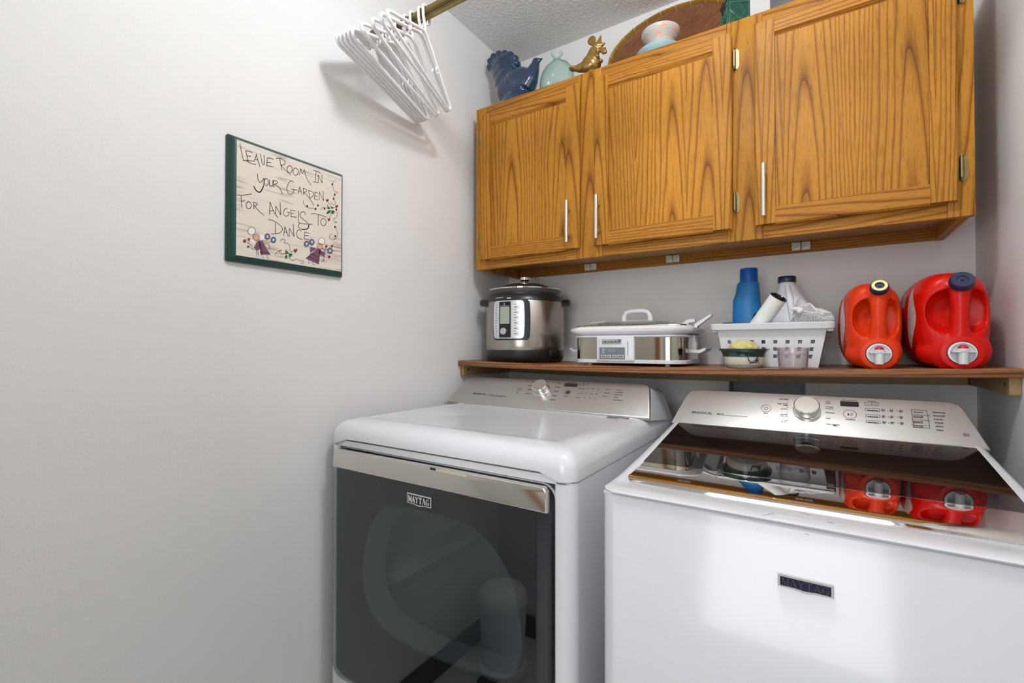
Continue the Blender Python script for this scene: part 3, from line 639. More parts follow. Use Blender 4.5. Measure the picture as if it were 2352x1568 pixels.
# ------------------------------------------------------------------ pressure cooker
cx, cy, rc = .192, -.176, .1525; z0 = zs(cx)-.001
pc = thing('pressure_cooker', 'stainless steel electric pressure cooker with black base and glass lid', 'pressure cooker', (cx, cy, z0))
part('base', G().lathe([(0, 0), (rc*.86, 0), (rc*.95, .006), (rc*.995, .018), (rc*1.0, .044), (rc*.985, .046), (0, .046)], (cx, cy, z0), 72), M_black, pc)
part('body', G().lathe([(rc*.985, .044), (rc*.99, .046), (rc*1.0, .06), (rc*1.0, .222), (rc*.985, .2275), (0, .2275)], (cx, cy, z0), 72), M_steelc, pc, label='brushed stainless steel drum')
part('collar', G().lathe([(rc*.985, .226), (rc*1.0, .229), (rc*.98, .243), (rc*.93, .250), (rc*.885, .252), (rc*.885, .258), (0, .258)], (cx, cy, z0), 72), M_black, pc)
part('pot_rim', G().lathe([(rc*.84, .252), (rc*.87, .257), (rc*.905, .268), (rc*.915, .272), (0, .273)], (cx, cy, z0), 72), mat('pot_grey', (.11, .11, .115), .3, .5), pc)
ldp = part('lid', G().lathe([(rc*.86, .276), (rc*.72, .286), (rc*.5, .297), (rc*.25, .304), (0, .306)], (cx, cy, z0), 72), mat('smoked_glass', (.035, .03, .024), .06, coat=1), pc, label='domed glass lid')
part('lid_rim', G().lathe([(rc*.90, .271), (rc*.925, .273), (rc*.928, .277), (rc*.90, .2795), (rc*.855, .2795), (rc*.855, .272), (rc*.90, .271)], (cx, cy, z0), 72), M_chrome, ldp)
part('lid_knob', G().lathe([(.012, .304), (.011, .313), (.020, .318), (.0215, .327), (.017, .331), (0, .332)], (cx, cy, z0), 36), M_chrome, ldp)
def radial(ang): a = math.radians(ang); return V((math.cos(a), math.sin(a), 0))
view = math.degrees(math.atan2(CAM.y-cy, CAM.x-cx))
for s_ in (1, -1):
    e_ = radial(view+s_*90); tq = V((-e_.y, e_.x, 0)); O = V((cx, cy, z0+.224))+e_*(rc-.012)
    out = [(-.042, 0), (-.036, .026), (-.026, .034), (.026, .034), (.036, .026), (.042, 0)]
    part('handle', G().prism(out, O, tq, e_, V((0, 0, 1)), -.006, .014, .003), M_black, pc)
# curved control panel
def cyl_patch(a0, a1, zlo, zhi, r, th, rcn, n=14, taper=0):
    P = rrect(0, 1, 0, 1, .001, 1, 1); w_ = math.radians(a1-a0)*r; h_ = zhi-zlo
    loop = rrect(-w_/2, w_/2, -h_/2, h_/2, rcn, 6, 8); am = (a0+a1)/2
    f = lambda x, z, rr: (cx+rr*math.cos(math.radians(am)+x/r), cy+rr*math.sin(math.radians(am)+x/r), (zlo+zhi)/2+z)
    k = lambda x, z: (x*(1-taper*(abs(z)/(h_/2))**2.0), z)
    L0 = [f(*k(x, z), r-.004) for x, z in loop]; L1 = [f(*k(x, z), r+th-.0012) for x, z in loop]; L2 = [f(*k(x*.985, z*.99), r+th) for x, z in loop]
    L3 = [f(*k(x*.6, z*.99), r+th+.0001) for x, z in loop]; L4 = [f(*k(x*.2, z*.99), r+th+.0001) for x, z in loop]
    return G().loft([L0, L1, L2, L3, L4])
Z = lambda py, px=1180: (at_y(px, py, -.322)).z
panel = part('control_panel', cyl_patch(-108, -51, 1.2075, 1.3545, rc, .0035, .014, taper=.05), M_black, pc)
part('silver_plate', cyl_patch(-106.5, -58.5, 1.2125, 1.3515, rc+.003, .0015, .012, taper=.05), M_silver, panel)
part('display_column', cyl_patch(-95, -77.5, 1.2165, 1.3475, rc+.0042, .0012, .002), M_blackg, panel)
part('display', cyl_patch(-93.5, -79, 1.2660, 1.3285, rc+.0052, .0006, .001), M_lcd, panel)
e_ = radial(-87.5); O = V((cx, cy, 1.2395))+e_*(rc+.0045); part('dial', G().lathe([(0, 0), (.0128, 0), (.0128, .006), (.0115, .0075), (0, .0076)], n=32, M=frame(O, V((-e_.y, e_.x, 0)), (0, 0, 1))), M_nickel, panel)
M_btn = mat('button_silver', (.70, .71, .73), .35)
for i in range(6):
    zz = 1.3245-i*.0192-.004
    for a0, a1 in ((-103.5, -97), (-75.5, -66.5)):
        part('button', cyl_patch(a0, a1, zz, zz+.0125, rc+.0042, .0010, .002), M_btn, panel)
        part('button_mark', cyl_patch(a0+(a1-a0)*.25, a0+(a1-a0)*.75, zz+.0052, zz+.0074, rc+.0052, .0003, .0003), M_print, panel)
        part('button_mark', cyl_patch(a0+(a1-a0)*.38, a0+(a1-a0)*.62, zz+.0148, zz+.0163, rc+.0046, .0003, .0003), M_print, panel)
e_ = radial(-86.5); g = G(); g.mesh(text_mesh('E', .010, 0, 0, 'CENTER'), frame(V((cx, cy, 1.335))+e_*(rc+.0062), V((-e_.y, e_.x, 0)), (0, 0, 1))); part('logo', g, M_lprint, panel, 0)
part('brand_line', cyl_patch(-93.5, -79.5, 1.3312, 1.3322, rc+.0052, .0004, .0003), M_lprint, panel)
g = G(); A_ = []
for i in range(9):
    e_ = radial(-104+i*1.7); A_.append(V((cx, cy, z0+.237))+e_*(rc*.995))
g.tube(A_, .0011, 6); part('lock_arrow', g, M_lprint, pc); part('lock_mark', cyl_patch(-84, -78, z0+.2325, z0+.2360, rc*.992, .001, .0005), M_lprint, pc)
e_ = radial(-18); O = V((cx, cy, z0+.022)); part('power_inlet', G().hexa([tuple(O+e_*r_+V((-e_.y, e_.x, 0))*s2+V((0, 0, h_))) for h_ in (0, .022) for r_, s2 in ((rc-.01, -.016), (rc+.012, -.013), (rc+.012, .013), (rc-.01, .016))], .003), M_black, pc)

# ------------------------------------------------------------------ casserole slow cooker
sx0, sx1, sy0, sy1 = .462, .826, -.318, -.062; zc = zs(.64)-.001
sc = thing('slow_cooker', 'rectangular slow cooker with polished steel sides and white trim', 'slow cooker', ((sx0+sx1)/2, -.19, zc))
def rr3(x0, x1, y0, y1, r, z): return [(x, y, z) for x, y in rrect(x0, x1, y0, y1, r, 8, 4)]
part('base', G().loft([rr3(sx0+.012, sx1-.012, sy0+.012, sy1-.012, .05, zc+.008), rr3(sx0-.001, sx1+.001, sy0-.001, sy1+.001, .055, zc+.010), rr3(sx0-.001, sx1+.001, sy0-.001, sy1+.001, .055, zc+.020), rr3(sx0+.004, sx1-.004, sy0+.004, sy1-.004, .052, zc+.022)]), M_whitep, sc)
for fx, fy in ((sx0+.055, sy0+.03), (sx1-.055, sy0+.03), (sx0+.055, sy1-.03), (sx1-.055, sy1-.03)): part('foot', G().cyl((fx, fy, zc), (fx, fy, zc+.012), .006, .009, 14), M_whitep, sc)
part('steel_band', G().loft([rr3(sx0+.002, sx1-.002, sy0+.002, sy1-.002, .053, zc+.018), rr3(sx0+.002, sx1-.002, sy0+.002, sy1-.002, .053, zc+.094)]), M_mirror, sc, label='polished steel wrap')
part('rim_trim', G().loft([rr3(sx0+.001, sx1-.001, sy0+.001, sy1-.001, .054, zc+.090), rr3(sx0-.003, sx1+.003, sy0-.003, sy1+.003, .056, zc+.093), rr3(sx0-.003, sx1+.003, sy0-.003, sy1+.003, .056, zc+.097), rr3(sx0+.006, sx1-.006, sy0+.006, sy1-.006, .05, zc+.1)]), M_whitep, sc)
part('stoneware', G().loft([rr3(sx0+.008, sx1-.008, sy0+.008, sy1-.008, .05, zc+.098), rr3(sx0-.012, sx1+.012, sy0-.008, sy1+.008, .058, zc+.106), rr3(sx0-.020, sx1+.020, sy0-.012, sy1+.012, .06, zc+.112), rr3(sx0-.021, sx1+.021, sy0-.013, sy1+.013, .06, zc+.119), rr3(sx0-.014, sx1+.014, sy0-.008, sy1+.008, .057, zc+.124), rr3(sx0+.01, sx1-.01, sy0+.01, sy1-.01, .05, zc+.124)]), mat('white_stoneware', (.85, .85, .86), .12, coat=.5), sc)
lg = part('lid', G().loft([rr3(sx0+.002, sx1-.002, sy0+.004, sy1-.004, .05, zc+.1235), rr3(sx0+.012, sx1-.012, sy0+.014, sy1-.014, .045, zc+.130), rr3(sx0+.05, sx1-.05, sy0+.040, sy1-.040, .035, zc+.141), rr3(sx0+.10, sx1-.10, sy0+.075, sy1-.075, .02, zc+.147)]), thin_glass('lid_glass', (.70, .70, .68), .02, 1.5, .30, (.42, .42, .40)), sc, label='clear glass lid')
part('lid_band', G().tube([(x, y, zc+.1265) for x, y in rrect(sx0+.002, sx1-.002, sy0+.004, sy1-.004, .05, 8, 4)], .0038, 8, True), M_chrome, lg)
mx_ = (sx0+sx1)/2+.0
g = G(); g.loft([rr3(mx_-.058, mx_+.058, -.212, -.168, .018, zc+.138), rr3(mx_-.062, mx_+.062, -.216, -.164, .02, zc+.145), rr3(mx_-.056, mx_+.056, -.21, -.17, .018, zc+.150)])
g.tube([(mx_-.045, -.19, zc+.148), (mx_-.044, -.19, zc+.166), (mx_-.036, -.19, zc+.177), (mx_-.02, -.19, zc+.181), (mx_+.02, -.19, zc+.181), (mx_+.036, -.19, zc+.177), (mx_+.044, -.19, zc+.166), (mx_+.045, -.19, zc+.148)], [.010, .0085, .008, .008, .008, .008, .0085, .010], 12)
part('lid_handle', g, M_whitep, lg, label='white loop handle')
for s_, xe in ((-1, sx0), (1, sx1)):
    X = lambda d: xe+s_*d
    g = G(); g.prism([(-.012, 0), (.004, .004), (.028, .002), (.043, .010), (.046, .016), (.040, .018), (.026, .012), (.002, .014), (-.012, .018)], (xe, -.19, zc+.040), (s_, 0, 0), (0, 0, 1), (0, 1, 0), -.048, .048, .004)
    part('side_handle', g, M_whitep, sc, label='white carrying handle')
    g = G(); g.prism([(-.002, 0), (.010, .0), (.012, .02), (.007, .034), (.007, .046), (-.002, .046)], (xe, -.19, zc+.052), (s_, 0, 0), (0, 0, 1), (0, 1, 0), -.015, .015, .002); part('latch_bracket', g, M_whitep, sc)
    if s_ > 0: q = [(-.075, .006), (-.066, .018), (-.060, .009), (-.03, .008), (-.02, .016), (-.005, .021), (.006, .019), (.006, .010), (-.010, .008), (-.02, .001)]
    else: q = [(-.010, .0), (-.010, .010), (-.022, .016), (-.06, .020), (-.07, .020), (-.074, .016), (-.05, .012), (-.035, .004)]
    g = G().prism(q, (xe, -.19, zc+.129), (s_, 0, 0), (0, 0, 1), (0, 1, 0), -.013, .013, .002); part('latch', g, M_whitep, sc)
g = G(); g.prism([(.004, -.003), (.012, -.004), (.054, .028), (.055, .034), (.049, .033), (.006, .006)], (sx1, -.19, zc+.128), (1, 0, 0), (0, 0, 1), (0, 1, 0), -.012, .012, .0012); part('latch_lever', g, M_whitep, sc)
g = G(); g.tube([(sx1+.012, -.176, zc+.094), (sx1+.019, -.176, zc+.112), (sx1+.012, -.176, zc+.132)], .0018, 6); part('latch_wire', g, M_chrome, sc)
yp = sy0-.001
PX = lambda px: at_y(px, 795, yp).x
pn = part('control_panel', G().loft([[(x, y_, z) for x, z in rrect(PX(1372), PX(1457), zc+.016, zc+.094, .003, 3, 1)] for y_ in (yp+.006, yp-.004)] + [[(x, yp-.006, z) for x, z in rrect(PX(1372)+.003, PX(1457)-.003, zc+.019, zc+.091, .002, 3, 1)]]), M_whitep, sc)
yq = yp-.006
part('logo_plate', G().box(PX(1384), PX(1429), yq-.0008, yq, zc+.069, zc+.0855, .0005, 1), mat('logo_grey', (.42, .41, .39), .5), pn)
g = G(); g.mesh(text_mesh('CROCK·POT', .0112, 0, .0003, 'CENTER', .95), frame(V(((PX(1384)+PX(1429))/2, yq-.0011, zc+.0725)), V((1, 0, 0)), V((0, 0, 1)))); part('logo_lettering', g, M_print, pn, 0)
part('logo_flourish', G().box(PX(1421), PX(1428), yq-.0010, yq, zc+.076, zc+.085, .0005, 1), M_grey, pn)
part('keypad', G().box(PX(1378.5), PX(1437), yq-.0008, yq, zc+.022, zc+.0595, .001, 1), M_grey, pn)
part('display', G().box(PX(1398), PX(1417), yq-.0012, yq, zc+.043, zc+.053, .0005, 1), mat('lcd_dim', (.22, .24, .21), .3), pn)
for a_, b_ in ((1381.5, 1394.5), (1397, 1405.5), (1408.5, 1417.5), (1420, 1434)):
    part('button', G().box(PX(a_), PX(b_), yq-.0013, yq, zc+.026, zc+.0355, .0015, 1), M_lprint, pn); part('button_face', G().box(PX(a_+1.2), PX(b_-1.2), yq-.0016, yq, zc+.0275, zc+.034, .0004, 1), M_grey, pn)
for k in range(3): part('setting_mark', G().box(PX(1385), PX(1389.5), yq-.0011, yq, zc+.0418+k*.0058, zc+.0436+k*.0058), M_lprint, pn)
part('label_strip', G().box(PX(1443), PX(1444.3), yq-.0008, yq, zc+.034, zc+.078), M_grey, pn)

# ------------------------------------------------------------------ basket and its contents
bx0, bx1, by0, by1 = .892, 1.189, -.262, -.045; zb_ = zs(1.04)-.001; bh = .125
bk = thing('storage_basket', 'white plastic storage basket with rows of square holes', 'basket', (1.045, -.15, zb_))
def wall(A, B, C, D, cols, rows, hw, hh):   # A,B bottom, C,D top (C above B); holes at (s,t) centres
    ss = sorted({0, 1} | {c-hw for c in cols} | {c+hw for c in cols}); tt = sorted({0, 1} | {r-hh for r in rows} | {r+hh for r in rows})
    t = bmesh.new(); f = lambda s_, q: V(A).lerp(V(B), s_).lerp(V(D).lerp(V(C), s_), q)
    Vv = [[t.verts.new(f(s_, q)) for s_ in ss] for q in tt]
    for j in range(len(tt)-1):
        for i in range(len(ss)-1):
            c_, r_ = (ss[i]+ss[i+1])/2, (tt[j]+tt[j+1])/2
            if any(abs(c_-c) < hw for c in cols) and any(abs(r_-r) < hh for r in rows): continue
            t.faces.new((Vv[j][i], Vv[j][i+1], Vv[j+1][i+1], Vv[j+1][i]))
    return t
tp = .020; bot = [(bx0+tp+.014, by0+tp, zb_+.002), (bx1-tp-.014, by0+tp, zb_+.002), (bx1-tp-.014, by1-tp, zb_+.002), (bx0+tp+.014, by1-tp, zb_+.002)]
top = [(bx0+.012, by0+.012, zb_+bh-.004), (bx1-.012, by0+.012, zb_+bh-.004), (bx1-.012, by1-.012, zb_+bh-.004), (bx0+.012, by1-.012, zb_+bh-.004)]
t = bmesh.new(); cols8 = [.10+.115*i for i in range(8)]; rows3 = [.25, .42, .59]
g0 = G()
for i in range(4):
    j = (i+1) % 4; g0.bm.from_mesh((lambda tb: (lambda me: (tb.to_mesh(me), tb.free(), me)[2])(bpy.data.meshes.new('w')))(wall(bot[i], bot[j], top[j], top[i], cols8 if i % 2 == 0 else cols8[1:6], rows3, .019 if i % 2 == 0 else .028, .042)))
g0.flat(bot); bmesh.ops.remove_doubles(g0.bm, verts=g0.bm.verts, dist=.0004)
part('body', modded(g0.to_mesh('b'), [('SOLIDIFY', dict(thickness=.0024, offset=0))]), M_whitep, bk, 25)
g = G(); o_ = rrect(bx0-.004, bx1+.004, by0-.004, by1+.004, .016, 5, 2); i_ = rrect(bx0+.010, bx1-.010, by0+.010, by1-.010, .012, 5, 2); zt_ = zb_+bh
g.loft([[(x, y, zt_-.018) for x, y in o_], [(x, y, zt_-.003) for x, y in rrect(bx0-.006, bx1+.006, by0-.006, by1+.006, .017, 5, 2)], [(x, y, zt_) for x, y in rrect(bx0-.003, bx1+.003, by0-.003, by1+.003, .016, 5, 2)], [(x, y, zt_) for x, y in i_], [(x, y, zt_-.016) for x, y in i_]], False, False)
part('rim', g, M_whitep, bk, 35)
for xh in (bx0+.006, bx1-.006): part('handle_tab', G().box(xh-.008, xh+.008, by0+.01, by1-.01, zt_-.026, zt_-.016, .003), M_whitep, bk)
zi = zb_+.003
# blue detergent bottle
M_blue = mat('blue_bottle', (.014, .165, .42), .34, spec=.3); M_blue2 = mat('blue_cap', (.003, .085, .38), .34, spec=.3)
bb = (.971, -.125); tb_ = thing('detergent_bottle', 'light blue plastic bottle standing upright in white basket', 'bottle', (bb[0], bb[1], zi))
def oval(cx_, cy_, a_, b_, z, n=36, e=2.6):
    P = []
    for i in range(n):
        q = 2*math.pi*i/n; c, s_ = math.cos(q), math.sin(q); P.append((cx_+a_*math.copysign(abs(c)**(2/e), c), cy_+b_*math.copysign(abs(s_)**(2/e), s_), z))
    return P
bm_ = G().loft([oval(*bb, .036, .027, zi), oval(*bb, .041, .031, zi+.004), oval(*bb, .042, .032, zi+.10), oval(*bb, .0405, .031, zi+.165), oval(bb[0]-.002, bb[1], .038, .030, zi+.200), oval(bb[0]-.001, bb[1], .0375, .030, zi+.203), oval(bb[0]+.002, bb[1], .034, .028, zi+.222), oval(bb[0]+.003, bb[1], .031, .026, zi+.250), oval(bb[0]+.004, bb[1], .027, .024, zi+.256, e=2)]).to_mesh()
part('body', modded(bm_, [('BOOLEAN', dict(object=G().ell((bb[0]+.0255, bb[1], zi+.135), (.0085, .06, .026), 28).to_mesh(), operation='DIFFERENCE', solver='EXACT'))]), M_blue, tb_)
part('cap', G().loft([oval(bb[0]+.005, bb[1], .0255, .0255, zi+.254, e=2), oval(bb[0]+.005, bb[1], .0250, .0250, zi+.292, e=2), oval(bb[0]+.005, bb[1], .0235, .0235, zi+.297, e=2)]), M_blue2, tb_)
# bleach bottle
wb = (1.090, -.119); kb_ = .84; tw = thing('bleach_bottle', 'white plastic bleach jug with navy cap inside the basket', 'bottle', (wb[0], wb[1], zi))
bodym = G().loft([oval(*wb, .052, .044*kb_, zi), oval(*wb, .058, .050*kb_, zi+.006), oval(*wb, .060, .052*kb_, zi+.10), oval(*wb, .0605, .0525*kb_, zi+.128), oval(*wb, .058, .050*kb_, zi+.150), oval(wb[0]-.004, wb[1], .046, .041*kb_, zi+.185), oval(wb[0]-.009, wb[1], .030, .028, zi+.222, e=2.1), oval(wb[0]-.012, wb[1], .020, .020, zi+.243, e=2), oval(wb[0]-.012, wb[1], .0185, .0185, zi+.25, e=2)]).to_mesh()
cut = G().ell((wb[0]+.030, wb[1]-.052*kb_, zi+.172), (.022, .022, .042)).to_mesh()
part('body', modded(bodym, [('BOOLEAN', dict(object=cut, operation='DIFFERENCE', solver='EXACT'))]), mat('bleach_white', (.80, .82, .86), .3), tw, 35)
g = G(); g.tube([(wb[0]-.010, wb[1]-.026, zi+.236), (wb[0]-.004, wb[1]-.040*kb_, zi+.20), (wb[0]+.001, wb[1]-.048*kb_, zi+.165), (wb[0]+.003, wb[1]-.050*kb_, zi+.13)], [.007, .010, .010, .008], 12); part('handle', g, mat('bleach_handle', (.80, .82, .86), .3), tw)
part('cap', G().lathe([(0, 0), (.0235, 0), (.0242, .002), (.0240, .015), (.022, .018), (0, .018)], (wb[0]-.012, wb[1], zi+.247), 40), M_navy, tw)
# lint roller
B_ = at_y(1788, 683, -.250); Q_ = at_y(1746, 741, -.2285); A_ = B_+(Q_-B_)*((B_.z-zi-.019)/(B_.z-Q_.z)); ax = (B_-A_).normalized()
tl = thing('lint_roller', 'white paper lint roller leaning over the basket rim', 'roller', tuple(A_))
part('roll', G().cyl(A_, B_, .0225, n=32, bev=.001), mat('paper_white', (.80, .79, .76), .8, var=(60, .06)), tl)
part('end_cap', G().lathe([(0, 0), (.0230, 0), (.0230, .003), (.018, .0045), (.0165, .002), (0, .002)], n=32, M=Matrix.Translation(B_) @ ax.to_track_quat('Z', 'Y').to_matrix().to_4x4()), M_blackg, tl)
# mesh laundry bag: crumpled netting
t = bmesh.new(); NU, NV = 54, 26; cm = V((1.138, -.206, zi+.124)); vv_ = []
for j in range(NV+1):
    ro = []
    for i in range(NU):
        th = 2*math.pi*i/NU; ph = math.pi*(j/NV)*.98+.02; d_ = V((math.cos(th)*math.sin(ph), math.sin(th)*math.sin(ph), math.cos(ph)))
        p = V((d_.x*.048, d_.y*.036, d_.z*.046)); p *= 1+.30*noise.noise(d_*2.1+V((3, 1, 2)))+.10*noise.noise(d_*6)
        if d_.x > 0: p.z *= 1-.45*d_.x; p.x *= 1.12
        if d_.z < 0: p.z *= 2.4
        q = cm+p; f_ = min(1, max(0, (q.z-zb_)/bh)); xm = 1.147+.019*f_; ym = -.233-.008*f_
        if q.x > xm: q.z = max(q.z, zt_+.0025+.12*(q.x-xm)) if d_.z > -.12 else q.z; q.x = q.x if d_.z > -.12 else xm
        q = V((q.x, min(max(q.y, ym), -.170), max(q.z, zi+.001))); ro.append(t.verts.new(q))
    vv_.append(ro)
for j in range(NV):
    for i in range(NU):
        a_, b_, c_, d_ = vv_[j][i], vv_[j][(i+1) % NU], vv_[j+1][(i+1) % NU], vv_[j+1][i]
        t.faces.new((a_, b_, c_)) if (i+j) % 2 else t.faces.new((a_, b_, d_)); t.faces.new((a_, c_, d_)) if (i+j) % 2 else t.faces.new((b_, c_, d_))
net = bpy.data.meshes.new('net'); t.to_mesh(net); t.free(); core = net.copy()
mb = thing('mesh_laundry_bag', 'crumpled white mesh laundry bag stuffed in the basket', 'laundry bag', (cm.x, cm.y, zi+.07))
part('netting', modded(net, [('WIREFRAME', dict(thickness=.0017, use_even_offset=False))]), mat('net_white', (.82, .82, .83), .6), mb, 0)
core.transform(Matrix.Translation(cm) @ Matrix.Diagonal((.78, .72, .78, 1)) @ Matrix.Translation(-cm)); part('inner_fold', modded(core, [('WIREFRAME', dict(thickness=.0017, use_even_offset=False))]), mat('net_white_inner', (.82, .82, .83), .6), mb, 0)
g = G(); g.tube([(cm.x-.030+.010*math.sin(i*.9), cm.y-.040+.004*i, cm.z+.036-.0004*(i-5)**2) for i in range(11)], .006, 8); part('hem', g, mat('hem_white', (.84, .84, .85), .7), mb)
A_ = at_y(1652, 738, -.06); single('black_jar_lid', G().lathe([(0, 0), (.020, 0), (.021, .002), (.021, .010), (.019, .012), (0, .012)], (bx0+.016, by1-.004, zt_), 32), M_black, 'small black plastic lid lying on the basket rim', 'lid', (bx0+.016, by1-.004, zt_))

# bowl with sponge, plastic cup
cb = (.984, -.313); zq = zs(cb[0])-.0008
zm = zbands('bowl_glaze', [(0, (.50, .46, .38)), (.010, (.30, .32, .27)), (.012, (.62, .58, .48)), (.030, (.64, .60, .50)), (.0325, (.012, .045, .040)), (.060, (.016, .055, .048))], .18, coat=.5)
bo = thing('stoneware_bowl', 'small cream stoneware bowl with wide dark green rim', 'bowl', (cb[0], cb[1], zq))
part('body', G().lathe([(0, 0), (.038, 0), (.044, .004), (.050, .012), (.0525, .030), (.0535, .040), (.058, .047), (.0635, .0515), (.063, .0535), (.056, .050), (.050, .040), (.047, .015), (.03, .007), (0, .006)], (cb[0], cb[1], zq), 56), zm, bo)
g = G(); A_ = at_y(1729, 822, cb[1]-.05)
def onbowl(px, py):
    p = at_y(px, py, cb[1]-.045); d_ = ray(px, py); a2 = d_.x**2+d_.y**2; o2 = V((CAM.x-cb[0], CAM.y-cb[1])); b2 = 2*(o2.x*d_.x+o2.y*d_.y); rr = .0535; c2 = o2.dot(o2)-rr*rr; di = b2*b2-4*a2*c2
    return CAM+d_*((-b2-math.sqrt(max(di, 0)))/(2*a2))
g.tube([onbowl(1729+10.5*math.cos(q), 820+13*math.sin(q)) for q in [2*math.pi*i/20 for i in range(20)]], .0011, 6, True)
for L_ in ([(1722, 835), (1734, 828), (1744, 826)], [(1735, 823), (1744, 834)], [(1741, 822), (1736, 834)]): g.tube([onbowl(*p) for p in L_], .0009, 6)
part('painted_loop', g, mat('slip_blue', (.012, .022, .035), .3), bo, label='dark painted ring with twig')
t = bmesh.new(); bmesh.ops.create_icosphere(t, subdivisions=5, radius=1)
for v_ in t.verts:
    n_ = noise.noise(v_.co*2)*.12+noise.noise(v_.co*9)*.06; v_.co = V((v_.co.x*.037, v_.co.y*.026, v_.co.z*.024))*(1+n_); v_.co.z = max(v_.co.z*(1 if v_.co.z > 0 else 1.95), -.0465)
g = G(); g.take(t, Matrix.Translation((cb[0]-.002, cb[1]+.008, zq+.052)))
single('yellow_sponge', g, mat('sponge', (.66, .57, .22), .9, bump=(260, .6, .004), var=(120, .18)), 'pale yellow sponge sitting in the green-rimmed bowl', 'sponge', (cb[0]-.002, cb[1]+.008, zq+.040), 60)
cc = (1.100, -.308); zq2 = zs(cc[0])-.0006
M_cup = thin_glass('clear_plastic', (.93, .91, .91), .05, 1.4, .06, (.9, .86, .86), edge=(.50, .48, .48))
cp = thing('plastic_cup', 'clear plastic measuring cup in front of the basket', 'cup', (cc[0], cc[1], zq2))
part('body', G().lathe([(0, .001), (.031, .001), (.033, .003), (.0355, .030), (.0365, .052), (.0352, .052), (.0342, .030), (.0318, .005), (0, .004)], (cc[0], cc[1], zq2), 48), M_cup, cp)
part('rim', G().lathe([(.0362, .051), (.0382, .0515), (.0382, .0545), (.0362, .0545), (.0352, .053)], (cc[0], cc[1], zq2), 48), M_cup, cp)
part('fill_line', G().lathe([(.0362, .036), (.0367, .0365), (.0362, .037)], (cc[0], cc[1], zq2), 48), M_cup, cp)

